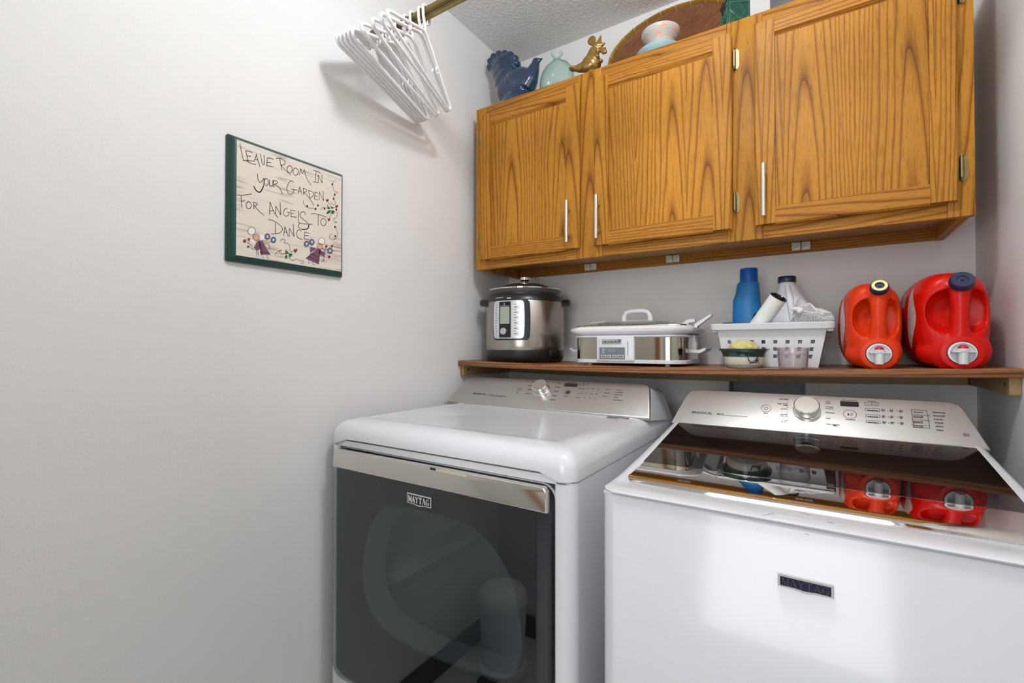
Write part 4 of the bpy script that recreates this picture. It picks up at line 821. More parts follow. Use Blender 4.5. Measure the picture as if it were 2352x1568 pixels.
# ------------------------------------------------------------------ red detergent jugs
def ellb(c, r, n=24, M=None): return G().ell(c, r, n, M)
def jug(name, label, x0, hw, h, dep, yfr, matr, spx, cpx, capr, cap_ring, zbase, seed):
    root = thing(name, label, 'jug', (x0, yfr+dep/2, zbase))
    def sec(ly, kw, zc_, kh, e=3.2, n=44):
        P = []
        for i in range(n):
            q = 2*math.pi*i/n; c, s_ = math.cos(q), math.sin(q)
            zz = zc_*h+kh*h*math.copysign(abs(s_)**(2/e), s_); wz = 1+.05*math.sin(math.pi*min(1, max(0, zz/h)))-.06*max(0, (zz/h-.8)/.2)-.05*max(0, (.25-zz/h)/.25)
            P.append((x0+hw*kw*wz*math.copysign(abs(c)**(2/e), c), yfr+ly, zbase+zz))
        return P
    secs = [(.004, .42, .56, .28), (.008, .60, .55, .36), (.018, .735, .53, .42), (.036, .84, .51, .465), (.062, .92, .503, .488), (.095, .97, .5, .497), (dep*.5, 1.0, .5, .5), (dep-.05, .98, .5, .495), (dep-.02, .93, .49, .47), (dep-.006, .82, .48, .42), (dep, .6, .48, .32)]
    G0 = G().loft([sec(*s_) for s_ in secs])
    sp = at_y(*spx, yfr-.004); cpv = at_y(*cpx, yfr-.004)
    G0.ell((sp.x, yfr+.020, sp.z+.006), (hw*.76, .026, h*.225), 28)
    G0.ell((x0, yfr+.040, zbase+.17*h), (hw*.90, .040, h*.17), 24)
    cdir = V((0, -.86, .50)); cb0 = V((cpv.x, yfr+.002, cpv.z)); G0.cyl(cb0-cdir*.035, cb0-cdir*.001, capr*1.5, capr*1.12, 32)
    me = modded(G0.to_mesh(), [('REMESH', dict(mode='VOXEL', voxel_size=.0028))])
    C_ = G(); hz = zbase+.575*h; hx = (cpv.x+sp.x)/2
    C_.loft([[(hx+kx*hw*math.copysign(abs(math.cos(q))**.8, math.cos(q)), yfr+ly, hz+kz*h*math.copysign(abs(math.sin(q))**.8, math.sin(q))) for q in [2*math.pi*i/36 for i in range(36)]] for ly, kx, kz in ((-.03, .86, .245), (.0, .84, .24), (.022, .78, .21), (.034, .62, .16), (.038, .3, .08))])
    me = modded(me, [('BOOLEAN', dict(object=C_.to_mesh(), operation='DIFFERENCE', solver='EXACT'))])
    G1 = G().mesh(me)
    G1.tube([(cpv.x, yfr+.020, cpv.z+.002), (hx+.4*(cpv.x-hx), yfr+.013, hz+h*.16), (hx, yfr+.009, hz), (hx+.4*(sp.x-hx), yfr+.011, hz-h*.17), (sp.x, yfr+.018, sp.z+.03)], [.024, .0185, .0150, .0175, .026], 16)
    me = modded(G1.to_mesh(), [('REMESH', dict(mode='VOXEL', voxel_size=.0026)), ('SMOOTH', dict(factor=.5, iterations=7))])
    from mathutils.bvhtree import BVHTree
    tb = bmesh.new(); tb.from_mesh(me); bvh = BVHTree.FromBMesh(tb); tb.free()
    bd = part('body', me, matr, root, 60)
    # seam line down the handle
    seam = []
    for i in range(13):
        q = i/12; zz = hz-h*.20+h*.36*q; hh = bvh.ray_cast(V((hx+(sp.x-hx)*(.5-q)*1.2, yfr-.2, zz)), V((0, 1, 0)))
        if hh[0]: seam.append(hh[0])
    part('mould_seam', G().tube(seam, .0006, 6), matr, bd)
    F = frame(cb0-cdir*.002, V((1, 0, 0)), cdir.cross(V((1, 0, 0))))
    if F.to_3x3().col[2].dot(cdir) < 0: F = F @ Matrix.Rotation(math.pi, 4, 'X')
    cp_ = part('vent_cap', G().lathe([(0, 0), (capr*1.02, 0), (capr*1.04, .004), (capr, .012), (capr*.92, .015), (capr*.45, .0145), (capr*.40, .0125), (capr*.15, .0125), (capr*.12, .0145), (0, .0145)], n=40, M=F), M_navy, root, 30, label='dark navy vent cap')
    if cap_ring:
        part('cap_label', G().lathe([(capr*.50, .0150), (capr*.50, .0156), (capr*.84, .0156), (capr*.84, .0150)], n=40, M=F), mat('cap_yellow', (.78, .66, .06), .4), cp_)
        part('cap_label', G().lathe([(capr*.60, .0157), (capr*.66, .0160), (capr*.72, .0157)], n=40, M=F), mat('cap_white', (.85, .84, .74), .4), cp_)
    ys_ = yfr-.010; S_ = V((sp.x, ys_, sp.z+.001)); tapf = frame(S_, V((1, 0, 0)), V((0, 0, 1)))
    part('tap_collar', G().lathe([(.026, -.006), (.036, -.004), (.0365, 0), (.034, .001), (.026, .0015)], n=48, M=tapf), matr, root)
    tp_ = part('tap_plate', G().lathe([(0, 0), (.0235, 0), (.0245, .002), (.0240, .006), (.0205, .0065), (.0200, .003), (0, .003)], n=48, M=tapf), M_whitep, root, label='white dispensing tap disc')
    part('spout', G().cyl((sp.x, ys_-.012, sp.z-.0235), (sp.x, ys_-.012, sp.z+.004), .0085, .0098, 24), M_whitep, tp_)
    part('lever', G().box(sp.x-.0195, sp.x+.0195, ys_-.022, ys_-.004, sp.z+.002, sp.z+.0045, .001), M_whitep, tp_)
    part('spout_head', G().lathe([(0, .0045), (.0112, .0045), (.0112, .0095), (.010, .0105), (0, .0105)], (sp.x, ys_-.012, sp.z), 24), M_whitep, tp_)
    part('button', G().ell((sp.x, ys_-.011, sp.z+.0100), (.0095, .009, .0085), 20), mat('tap_red', (.45, .02, .015), .3), tp_, label='red push button')
    # side label wrapped over the rounded left shoulder
    def wrap(y0, y1, zfun, nm, mm, nz=12, ny=5, off=.0007):
        t2 = bmesh.new(); rows = []
        for j in range(nz+1):
            row = []
            for i in range(ny+1):
                a_, b_ = zfun(j/nz); yy = a_+(b_-a_)*i/ny
                zz = zbase+h*(y0+(y1-y0)*j/nz); hh = bvh.ray_cast(V((x0-.3, yy, zz)), V((1, 0, 0)))
                row.append(t2.verts.new(hh[0]+hh[1]*off if hh[0] else V((x0-hw, yy, zz))))
            rows.append(row)
        for j in range(nz):
            for i in range(ny): t2.faces.new((rows[j][i], rows[j][i+1], rows[j+1][i+1], rows[j+1][i]))
        part(nm, G().take(t2), mm, root, 60)
    wrap(.20, .86, lambda q: (yfr+.072-.040*math.sin(math.pi*q), yfr+.078), 'side_label', mat('jug_label', (.52, .46, .42), .5, var=(90, .5)))
    wrap(.66, .82, lambda q: (yfr+.108, yfr+.150), 'bar_label', mat('bar_label', (.42, .28, .23), .5), 4)
    return root
zj = zs(1.265)-.001
jug('detergent_jug', 'orange-red detergent jug with yellow ringed vent cap and white tap', 1.2670, .0625, .214, .262, -.332, M_red, (2018, 813), (2020, 662), .0185, True, zj, 1)
jug('detergent_jug', 'wide deep red detergent jug with plain navy cap and white tap', 1.4120, .0725, .224, .268, -.332, M_red2, (2208, 811), (2210, 648), .0215, False, zs(1.41)-.001, 2)

# ------------------------------------------------------------------ ornaments on top of the cabinet
ZC = ZT-.0045
def remesh(g, vox, it=6): return modded(g.to_mesh(), [('REMESH', dict(mode='VOXEL', voxel_size=vox)), ('SMOOTH', dict(factor=.5, iterations=it))])
yh = -.195; A = lambda px, py, y=None: at_y(px, py, yh if y is None else y)
g = G(); c = A(1190, 196); g.ell(c, (.078, .052, .066)); g.ell((c.x-.004, yh, ZC+.045), (.068, .050, .058)); g.lathe([(0, 0), (.052, 0), (.054, .006), (.056, .03), (0, .03)], (c.x-.004, yh, ZC+.0005), 28)
tc_ = A(1157, 153); g.ell(tc_, (.060, .034, .050)); g.ell(A(1160, 168), (.056, .038, .055)); g.ell(A(1165, 186), (.056, .043, .06)); g.ell(A(1172, 205), (.060, .046, .06))
for i, (px, py) in enumerate(((1127, 156), (1128, 143), (1136, 132), (1148, 126), (1161, 125), (1174, 128), (1184, 136), (1188, 148))):
    p = A(px, py); g.tube([tuple(tc_+V((0, 0, -.02))), tuple(p)], [.030, .0150], 12); g.ell(p, (.0150, .022, .0150), 14)
g.tube([tuple(A(1205, 200)), tuple(A(1218, 178)), tuple(A(1226, 160)), tuple(A(1231, 146))], [.046, .036, .024, .0165], 16); g.ell(A(1231, 143), (.0165, .016, .0165), 16)
p = A(1236, 140); q = A(1248, 133); g.cyl(p, q, .010, .0015, 10)
hen = thing('ceramic_hen', 'glossy navy blue ceramic hen standing on the cabinet', 'figurine', (c.x, yh, ZC))
M_hen = mat('navy_glaze', (.012, .035, .085), .08, coat=.8)
hb = part('body', remesh(g, .0030, 6), M_hen, hen, 180)
g = G()
def on_y(px, py, y): return A(px, py, y)
wy = yh-.055
g.tube([A(1162, 178, wy+.010), A(1164, 190, wy+.002), A(1174, 197, wy-.001), A(1190, 200, wy-.002), A(1204, 194, wy-.001), A(1212, 182, wy+.004), A(1208, 173, wy+.006)], .0018, 8); part('wing', g, M_hen, hb)
# glass flask
fb = at_y(1279, 160, -.165); fx, fy = fb.x, -.165
prof = [(0, .060, .034), (.004, .066, .038), (.06, .0695, .040), (.085, .0705, .041), (.105, .068, .039), (.125, .060, .035), (.140, .048, .029), (.150, .033, .022), (.156, .019, .016), (.161, .0135, .0135), (.172, .0135, .0135), (.177, .0165, .0165), (.180, .021, .021), (.184, .0225, .0225), (.187, .021, .021)]
part_ = [oval(fx, fy, a_, b_, ZC+.0005+z*1.085, 40, 2.3) for z, a_, b_ in prof]
inner = [oval(fx, fy, max(a_-.004, .006), max(b_-.004, .006), ZC+.0005+z+.003, 40, 2.3) for z, a_, b_ in prof[1:-1]]
fk = thing('glass_flask', 'pale aqua glass flask bottle beside the blue hen', 'bottle', (fx, fy, ZC))
M_aqua = thin_glass('aqua_glass', (.84, .96, .92), .015, 1.7, .04, (.5, .85, .78), edge=(.16, .34, .30))
part('body', G().loft(part_, True, False), M_aqua, fk, 60)
# brass rooster
yr = -.225; R = lambda px, py, dy=0: at_y(px, py, yr+dy)
g = G(); c = R(1358, 148); g.ell(c, (.036, .030, .034)); g.ell((c.x, yr, ZC+.022), (.030, .026, .026)); g.lathe([(0, 0), (.030, 0), (.031, .005), (.024, .014), (0, .014)], (c.x, yr, ZC+.0005), 24)
g.tube([R(1318, 158), R(1330, 157), R(1348, 152)], [.008, .015, .022], 12); g.ell(R(1316, 158), (.014, .018, .008), 14)
g.tube([tuple(c), R(1362, 128), R(1366, 112)], [.030, .022, .016], 14); g.ell(R(1372, 106), (.0155, .014, .0145), 14)
g.cyl(R(1380, 104), R(1392, 98), .0095, .001, 10)
g.ell(R(1359, 93), (.0165, .006, .0165), 16); g.cyl(R(1366, 104), R(1358, 95), .009, .009, 10)
g.cyl(R(1376, 98), R(1381, 80), .010, .0015, 10)
for px, py in ((1388, 113), (1390, 119), (1386, 120)): g.ell(R(px, py), (.0075, .007, .0075), 12)
g.cyl(R(1374, 114), R(1389, 117), .0085, .0075, 10)
for px, py in ((1345, 137), (1380, 140), (1365, 133), (1372, 130)): g.ell(R(px, py, -.016), (.008, .010, .007), 12)
g.ell(R(1350, 150, -.022), (.020, .010, .016), 14)
single('brass_rooster', remesh(g, .0026, 3), mat('gilt_brown', (.30, .17, .035), .30, .45, var=(40, .35), coat=.4), 'small golden brown rooster figurine on the cabinet', 'figurine', (c.x, yr, ZC), 70)
# oval woven tray leaning on the back wall
tr = thing('woven_tray', 'oval brown woven bamboo tray leaning against the back wall', 'tray', (.7205, -.077, ZC))
tx, tb_a, tb_b = .7205, .2305, .1535
lean = math.radians(14); O = V((tx, -.0768, ZC+.0005)); uu = V((1, 0, 0)); vq = V((0, math.sin(lean), math.cos(lean))); nn = uu.cross(vq)   # nn points to camera (-y)
def ep(a_, k=1.0, d_=0): return O+vq*tb_b/math.cos(lean)*1.0+uu*(tb_a*k*math.cos(a_))+vq*(tb_b/math.cos(lean)*k*math.sin(a_))+nn*d_
M_weave = mat('weave_brown', (.20, .075, .020), .5); nt = M_weave.node_tree; bs = nt.nodes['Principled BSDF']
ck = nt.nodes.new('ShaderNodeTexBrick'); ck.inputs['Color1'].default_value = (.23, .085, .025, 1); ck.inputs['Color2'].default_value = (.155, .055, .017, 1); ck.inputs['Mortar'].default_value = (.10, .034, .012, 1); ck.inputs['Scale'].default_value = 1; ck.inputs['Brick Width'].default_value = 1.0; ck.inputs['Row Height'].default_value = .35; ck.inputs['Mortar Size'].default_value = .02  # darker joint colour paints in the shade of the gaps between strips
mp = nt.nodes.new('ShaderNodeMapping'); mp.inputs['Scale'].default_value = (40, 1, 40); mp.inputs['Rotation'].default_value = (math.radians(90), math.radians(0), math.radians(28)); tcn = nt.nodes.new('ShaderNodeTexCoord')
nt.links.new(tcn.outputs['Object'], mp.inputs['Vector']); nt.links.new(mp.outputs[0], ck.inputs['Vector']); nt.links.new(ck.outputs['Color'], bs.inputs['Base Color'])
bpn = nt.nodes.new('ShaderNodeBump'); bpn.inputs['Strength'].default_value = .6; bpn.inputs['Distance'].default_value = .003; nt.links.new(ck.outputs['Fac'], bpn.inputs['Height']); bpn.invert = True; nt.links.new(bpn.outputs[0], bs.inputs['Normal'])
NA = 72; ang_ = [2*math.pi*i/NA for i in range(NA)]
part('woven_floor', G().loft([[ep(q, .97, .010) for q in ang_], [ep(q, .90, .002) for q in ang_], [ep(q, .5, 0) for q in ang_], [ep(q, .05, 0) for q in ang_]], False, True), M_weave, tr, 60)
M_bamboo = mat('bamboo_rim', (.36, .19, .035), .35, var=(25, .4), coat=.3); M_tie = mat('cane_tie', (.62, .42, .14), .45)
part('rim', G().loft([[ep(q, .955, .002) for q in ang_], [ep(q, .955, .020) for q in ang_], [ep(q, .975, .025) for q in ang_], [ep(q, 1.0, .022) for q in ang_], [ep(q, 1.0, .0) for q in ang_], [ep(q, .955, .002) for q in ang_]], False, False), M_bamboo, tr, 40)
for i in range(26):
    q = math.radians(4+i*360/26)
    part('cane_tie', G().hexa([ep(q+s_, k, d_) for d_ in (.0005, .0262) for s_, k in ((-.010, .950), (.010, .950), (.010, 1.004), (-.010, 1.004))], .0015, 1), M_tie, tr)
# flared dish on a pale blue bowl
yb_ = -.205; c = at_y(1520, 70, yb_); bz_ = ZC+.0006
bl = (c.x-.008, yb_, bz_)
M_pale = zbands('pale_blue_glaze', [(0, (.34, .56, .60)), (.044, (.38, .60, .64)), (.047, (.66, .67, .67)), (.075, (.68, .68, .67))], .2, coat=.4)
kb = (at_y(1515, 91, yb_-.072).z-bz_)/.0665; kd = (at_y(1520, 46, yb_-.060).z-bz_-.0170*kb)/.127
single('pale_blue_bowl', G().lathe([(r_, z_*kb) for r_, z_ in ((0, 0), (.035, 0), (.037, .004), (.034, .012), (.050, .026), (.066, .046), (.074, .064), (.073, .0665), (.068, .062), (.05, .035), (.03, .018), (0, .016))], bl, 56), M_pale, 'pale blue bowl with white lip holding a flared dish', 'bowl', bl)
M_dish = mat('mosaic_white', (.80, .76, .71), .35); nt = M_dish.node_tree; bs = nt.nodes['Principled BSDF']
vr = nt.nodes.new('ShaderNodeTexVoronoi'); vr.inputs['Scale'].default_value = 62; tcn = nt.nodes.new('ShaderNodeTexCoord'); nt.links.new(tcn.outputs['Object'], vr.inputs['Vector'])
mr = nt.nodes.new('ShaderNodeMapRange'); mr.inputs[1].default_value = .86; mr.inputs[2].default_value = .94
se = nt.nodes.new('ShaderNodeSeparateColor'); nt.links.new(vr.outputs['Color'], se.inputs[0]); nt.links.new(se.outputs[0], mr.inputs[0])
mxn = nt.nodes.new('ShaderNodeMix'); mxn.data_type = 'RGBA'; mxn.inputs[6].default_value = (.52, .48, .45, 1); mxn.inputs[7].default_value = (.78, .36, .20, 1); nt.links.new(mr.outputs[0], mxn.inputs[0]); nt.links.new(mxn.outputs[2], bs.inputs['Base Color'])
dz = bz_+.0170*kb
fd_ = thing('flared_dish', 'white mosaic dish with orange dots standing in a pale bowl', 'dish', (bl[0], yb_, dz))
part('dish', G().lathe([(r_, z_*kd) for r_, z_ in ((0, 0), (.026, 0), (.028, .004), (.031, .04), (.033, .055), (.038, .073), (.047, .092), (.057, .110), (.0605, .122), (.0600, .127), (.055, .126), (.044, .104), (.03, .085), (0, .08))], (bl[0]+.004, yb_, dz), 56), M_dish, fd_)
for k_ in range(2): part('groove', G().tube([(bl[0]+.004+rr_*math.cos(q), yb_+rr_*math.sin(q), dz+zz*kd) for q in [2*math.pi*i/48 for i in range(48)] for rr_, zz in (((.0438, .0855), (.0540, .1045))[k_],)], .0007, 6, True), mat('groove_grey', (.62, .58, .55), .5), fd_)
# green square vase with raised pattern
gv = thing('green_vase', 'dark green glazed square vase with raised lattice pattern', 'vase', (.952, -.20, ZC))
Mg = Matrix.Translation((.952, -.205, ZC+.0005)) @ Matrix.Rotation(math.radians(27), 4, 'Z')
M_grn = mat('green_glaze', (.003, .050, .030), .12, coat=.6, var=(30, .5))
def T3(g_): bmesh.ops.transform(g_.bm, matrix=Mg, verts=g_.bm.verts); return g_
vb = part('body', T3(G().box(-.031, .031, -.031, .031, 0, .112, .003)), M_grn, gv)
part('lip', T3(G().hexa([(-.030, -.030, .110), (.030, -.030, .110), (.030, .030, .110), (-.030, .030, .110), (-.036, -.036, .123), (.036, -.036, .123), (.036, .036, .123), (-.036, .036, .123)], .002)), M_grn, vb)
g = G()
for rot in range(4):
    Rz = Matrix.Rotation(math.pi/2*rot, 4, 'Z')
    for L_ in ([(-.026, .05), (0, .08), (.026, .05)], [(-.026, .08), (0, .05), (.026, .08)], [(-.026, .10), (.026, .10)], [(-.020, .065), (0, .095), (.020, .065)], [(-.026, .03), (-.01, .05), (.01, .05), (.026, .03)], [(-.026, .104), (-.026, .03)], [(.026, .104), (.026, .03)]):
        g.tube([Rz @ V((a_, -.0312, b_)) for a_, b_ in L_], .0014, 6)
part('raised_lattice', T3(g), mat('green_light', (.014, .13, .085), .15, coat=.5), vb, 40, kind='stuff')
db = thing('dark_grey_box', 'dark grey box on the cabinet next to the green vase', 'box', (1.10, -.20, ZC))
part('body', G().box(1.047, 1.160, -.245, -.150, ZC+.0003, ZC+.082, .002), mat('box_grey', (.075, .072, .078), .5), db)
part('lid', G().box(1.045, 1.162, -.247, -.148, ZC+.082, ZC+.100, .002), mat('box_grey_lid', (.085, .082, .088), .45), db)

# ------------------------------------------------------------------ closet rod and hangers
RY, RZ = -.757, 2.143
rod = thing('closet_rod', 'fluted antique brass closet rod spanning wall to wall', 'rod', (.75, RY, RZ))
NF = 40
P = [(.0158 if i % 2 else .0136) for i in range(NF)]
part('tube', G().loft([[(x, RY+P[i]*math.cos(2*math.pi*i/NF), RZ+P[i]*math.sin(2*math.pi*i/NF)) for i in range(NF)] for x in (.012, W-.012)]), M_brass, rod, 20)
M_brk = mat('bracket_bronze', (.17, .13, .08), .45, .8)
for x, s_ in ((0, 1), (W, -1)):
    part('end_socket', G().lathe([(0, .0004), (.027, .0004), (.028, .004), (.024, .010), (.020, .022), (.0205, .030), (.0165, .031), (0, .031)], n=36, M=frame((x, RY, RZ), (0, 1, 0), (0, 0, 1)) if s_ > 0 else frame((x, RY, RZ), (0, -1, 0), (0, 0, 1))), M_brk, rod)
def bez(pts, n=8):
    out = []
    for i in range(len(pts)-1):
        p0, p1, p2, p3 = V(pts[max(i-1, 0)]), V(pts[i]), V(pts[i+1]), V(pts[min(i+2, len(pts)-1)])
        for k in range(n):
            t_ = k/n; out.append(.5*((2*p1)+(-p0+p2)*t_+(2*p0-5*p1+4*p2-p3)*t_*t_+(-p0+3*p1-3*p2+p3)*t_**3))
    out.append(V(pts[-1])); return out
# local frame: y along the shoulders, z up, origin = top of the rod
hk = [V((0, .0245*math.sin(a_), -.0195+.0235*math.cos(a_))) for a_ in [math.radians(-165+i*12) for i in range(20)]]
hk = [V((0, -p.y, p.z)) for p in hk][::1]
hook = hk + [V((0, -.0165, -.036)), V((0, -.006, -.052)), V((0, 0, -.062)), V((0, 0, -.080))]
body = bez([(0, 0, -.074), (0, .020, -.080), (0, .09, -.118), (0, .150, -.1495), (0, .172, -.161), (0, .190, -.171), (0, .1985, -.1805), (0, .193, -.191), (0, .178, -.194), (0, .160, -.194)], 6) + bez([(0, .160, -.194), (0, .07, -.194), (0, -.07, -.194), (0, -.160, -.194), (0, -.178, -.194), (0, -.193, -.191), (0, -.1985, -.1805), (0, -.190, -.171), (0, -.172, -.161), (0, -.150, -.1495), (0, -.09, -.118), (0, -.020, -.080)], 6)[1:]
GH = G(); GH.tube([V((p.x, p.y, p.z)) for p in body], .0050, 8, True); me_frame = GH.to_mesh('frame'); smooth(me_frame, 50)
GH = G(); GH.tube(hook, .0040, 8); me_hook = GH.to_mesh('hook'); smooth(me_hook, 50)
GH = G(); GH.tube([(0, .085, -.116), (0, .082, -.132), (0, .090, -.138), (0, .097, -.131)], .0028, 6); me_n1 = GH.to_mesh('strap_hook'); smooth(me_n1, 50)
GH = G(); GH.tube([(0, -.085, -.116), (0, -.082, -.132), (0, -.090, -.138), (0, -.097, -.131)], .0028, 6); me_n2 = GH.to_mesh('strap_hook'); smooth(me_n2, 50)
for m_ in (me_frame, me_hook, me_n1, me_n2): m_.transform(Matrix.Translation((0, 0, .0158))); m_.materials.append(M_hang)
far = [.008, .0195, .031, .0425, .054, .090, .104, .140, .153]; near = [.092, .1065, .121, .1355, .150, .186, .222, .254, .276]; hx_ = [(a_+b_)/2 for a_, b_ in zip(far, near)]
ORD = ['first', 'second', 'third', 'fourth', 'fifth', 'sixth', 'seventh', 'eighth', 'ninth']
for o_n, x, nx_ in zip(ORD, hx_, near):
    yaw = math.asin((nx_-x)/.1985)
    o = bpy.data.objects.new('clothes_hanger', None); o.empty_display_size = .03; COL.objects.link(o); o.location = (x, RY, RZ)
    o.rotation_euler = (math.radians(-6), 0, yaw)
    o['label'] = o_n+' white plastic hanger along the brass rod, counted from the plaque wall'; o['category'] = 'hanger'; o['group'] = 'white hangers on the closet rod'
    for nm, me_ in (('frame', me_frame), ('hook', me_hook), ('strap_hook', me_n1), ('strap_hook', me_n2)):
        c_ = bpy.data.objects.new(nm, me_); COL.objects.link(c_); c_.parent = o

# ------------------------------------------------------------------ painted wooden plaque
XS = .020; Y0, Y1, Z0, Z1 = -1.1831, -.8948, 1.3963, 1.6676
pl = thing('painted_plaque', 'square wooden plaque with hand-lettered garden verse on bare white wall', 'plaque', (0, (Y0+Y1)/2, Z0))
M_pg = mat('plaque_green', (.006, .048, .036), .4, bump=(60, .1, .002))
g = G(); g.loft([[(.0006, y, z) for y, z in rrect(Y0-.016, Y1+.014, Z0-.014, Z1+.012, .004, 3)], [(.006, y, z) for y, z in rrect(Y0-.016, Y1+.014, Z0-.014, Z1+.012, .004, 3)], [(.015, y, z) for y, z in rrect(Y0-.009, Y1+.006, Z0-.009, Z1+.006, .003, 3)], [(XS-.0006, y, z) for y, z in rrect(Y0-.001, Y1+.001, Z0-.001, Z1+.001, .002, 3)]])
bd_ = part('board', g, M_pg, pl, 30, label='board with dark green moulded edge')
M_face = mat('plaque_cream', (.72, .64, .52), .5); nt = M_face.node_tree; bs = nt.nodes['Principled BSDF']; tcn = nt.nodes.new('ShaderNodeTexCoord'); mp = nt.nodes.new('ShaderNodeMapping'); mp.inputs['Scale'].default_value = (1, 9, 170)
nz = nt.nodes.new('ShaderNodeTexNoise'); nz.inputs['Scale'].default_value = 1; nz.inputs['Detail'].default_value = 4; nt.links.new(tcn.outputs['Object'], mp.inputs[0]); nt.links.new(mp.outputs[0], nz.inputs[0])
mp2 = nt.nodes.new('ShaderNodeMapping'); mp2.inputs['Scale'].default_value = (1, 9, 12); nz2 = nt.nodes.new('ShaderNodeTexNoise'); nz2.inputs['Scale'].default_value = 1; nt.links.new(tcn.outputs['Object'], mp2.inputs[0]); nt.links.new(mp2.outputs[0], nz2.inputs[0])
mm = nt.nodes.new('ShaderNodeMath'); mm.operation = 'MULTIPLY'; nt.links.new(nz.outputs['Fac'], mm.inputs[0]); nt.links.new(nz2.outputs['Fac'], mm.inputs[1])
cr = nt.nodes.new('ShaderNodeValToRGB'); cr.color_ramp.elements[0].position = .27; cr.color_ramp.elements[0].color = (.74, .68, .59, 1); cr.color_ramp.elements[1].position = .46; cr.color_ramp.elements[1].color = (.30, .235, .18, 1); nt.links.new(mm.outputs[0], cr.inputs[0]); nt.links.new(cr.outputs[0], bs.inputs['Base Color'])
part('painted_face', G().box(XS-.002, XS, Y0, Y1, Z0, Z1), M_face, pl, 0, label='cream distressed face')
def SP(X, Y, d_=.0004): p = at_x(500+X/4.6125, 300+Y/4.6125, XS); return V((XS+d_, min(max(p.y, Y0+.001), Y1-.001), min(max(p.z, Z0+.001), Z1-.001)))
def stroke(g_, P, wd=.0011, d_=.0004, sm=3):
    Q = [SP(*p, d_) for p in P]
    if sm and len(Q) > 2: Q = bez(Q, sm)
    for i in range(len(Q)-1):
        a_, b_ = Q[i], Q[i+1]; t_ = (b_-a_)
        if t_.length < 1e-7: continue
        t_.normalize(); s_ = V((0, -t_.z, t_.y))*wd/2; e2 = t_*wd*.3; g_.flat([a_-e2+s_, a_-e2-s_, b_+e2-s_, b_+e2+s_])
def ellp(X, Y, rx, ry, a0=0, a1=360, n=14): return [(X+rx*math.cos(math.radians(a0+(a1-a0)*i/n)), Y+ry*math.sin(math.radians(a0+(a1-a0)*i/n))) for i in range(n+1)]
def blob(g_, P, d_): g_.flat([SP(*p, d_) for p in P])
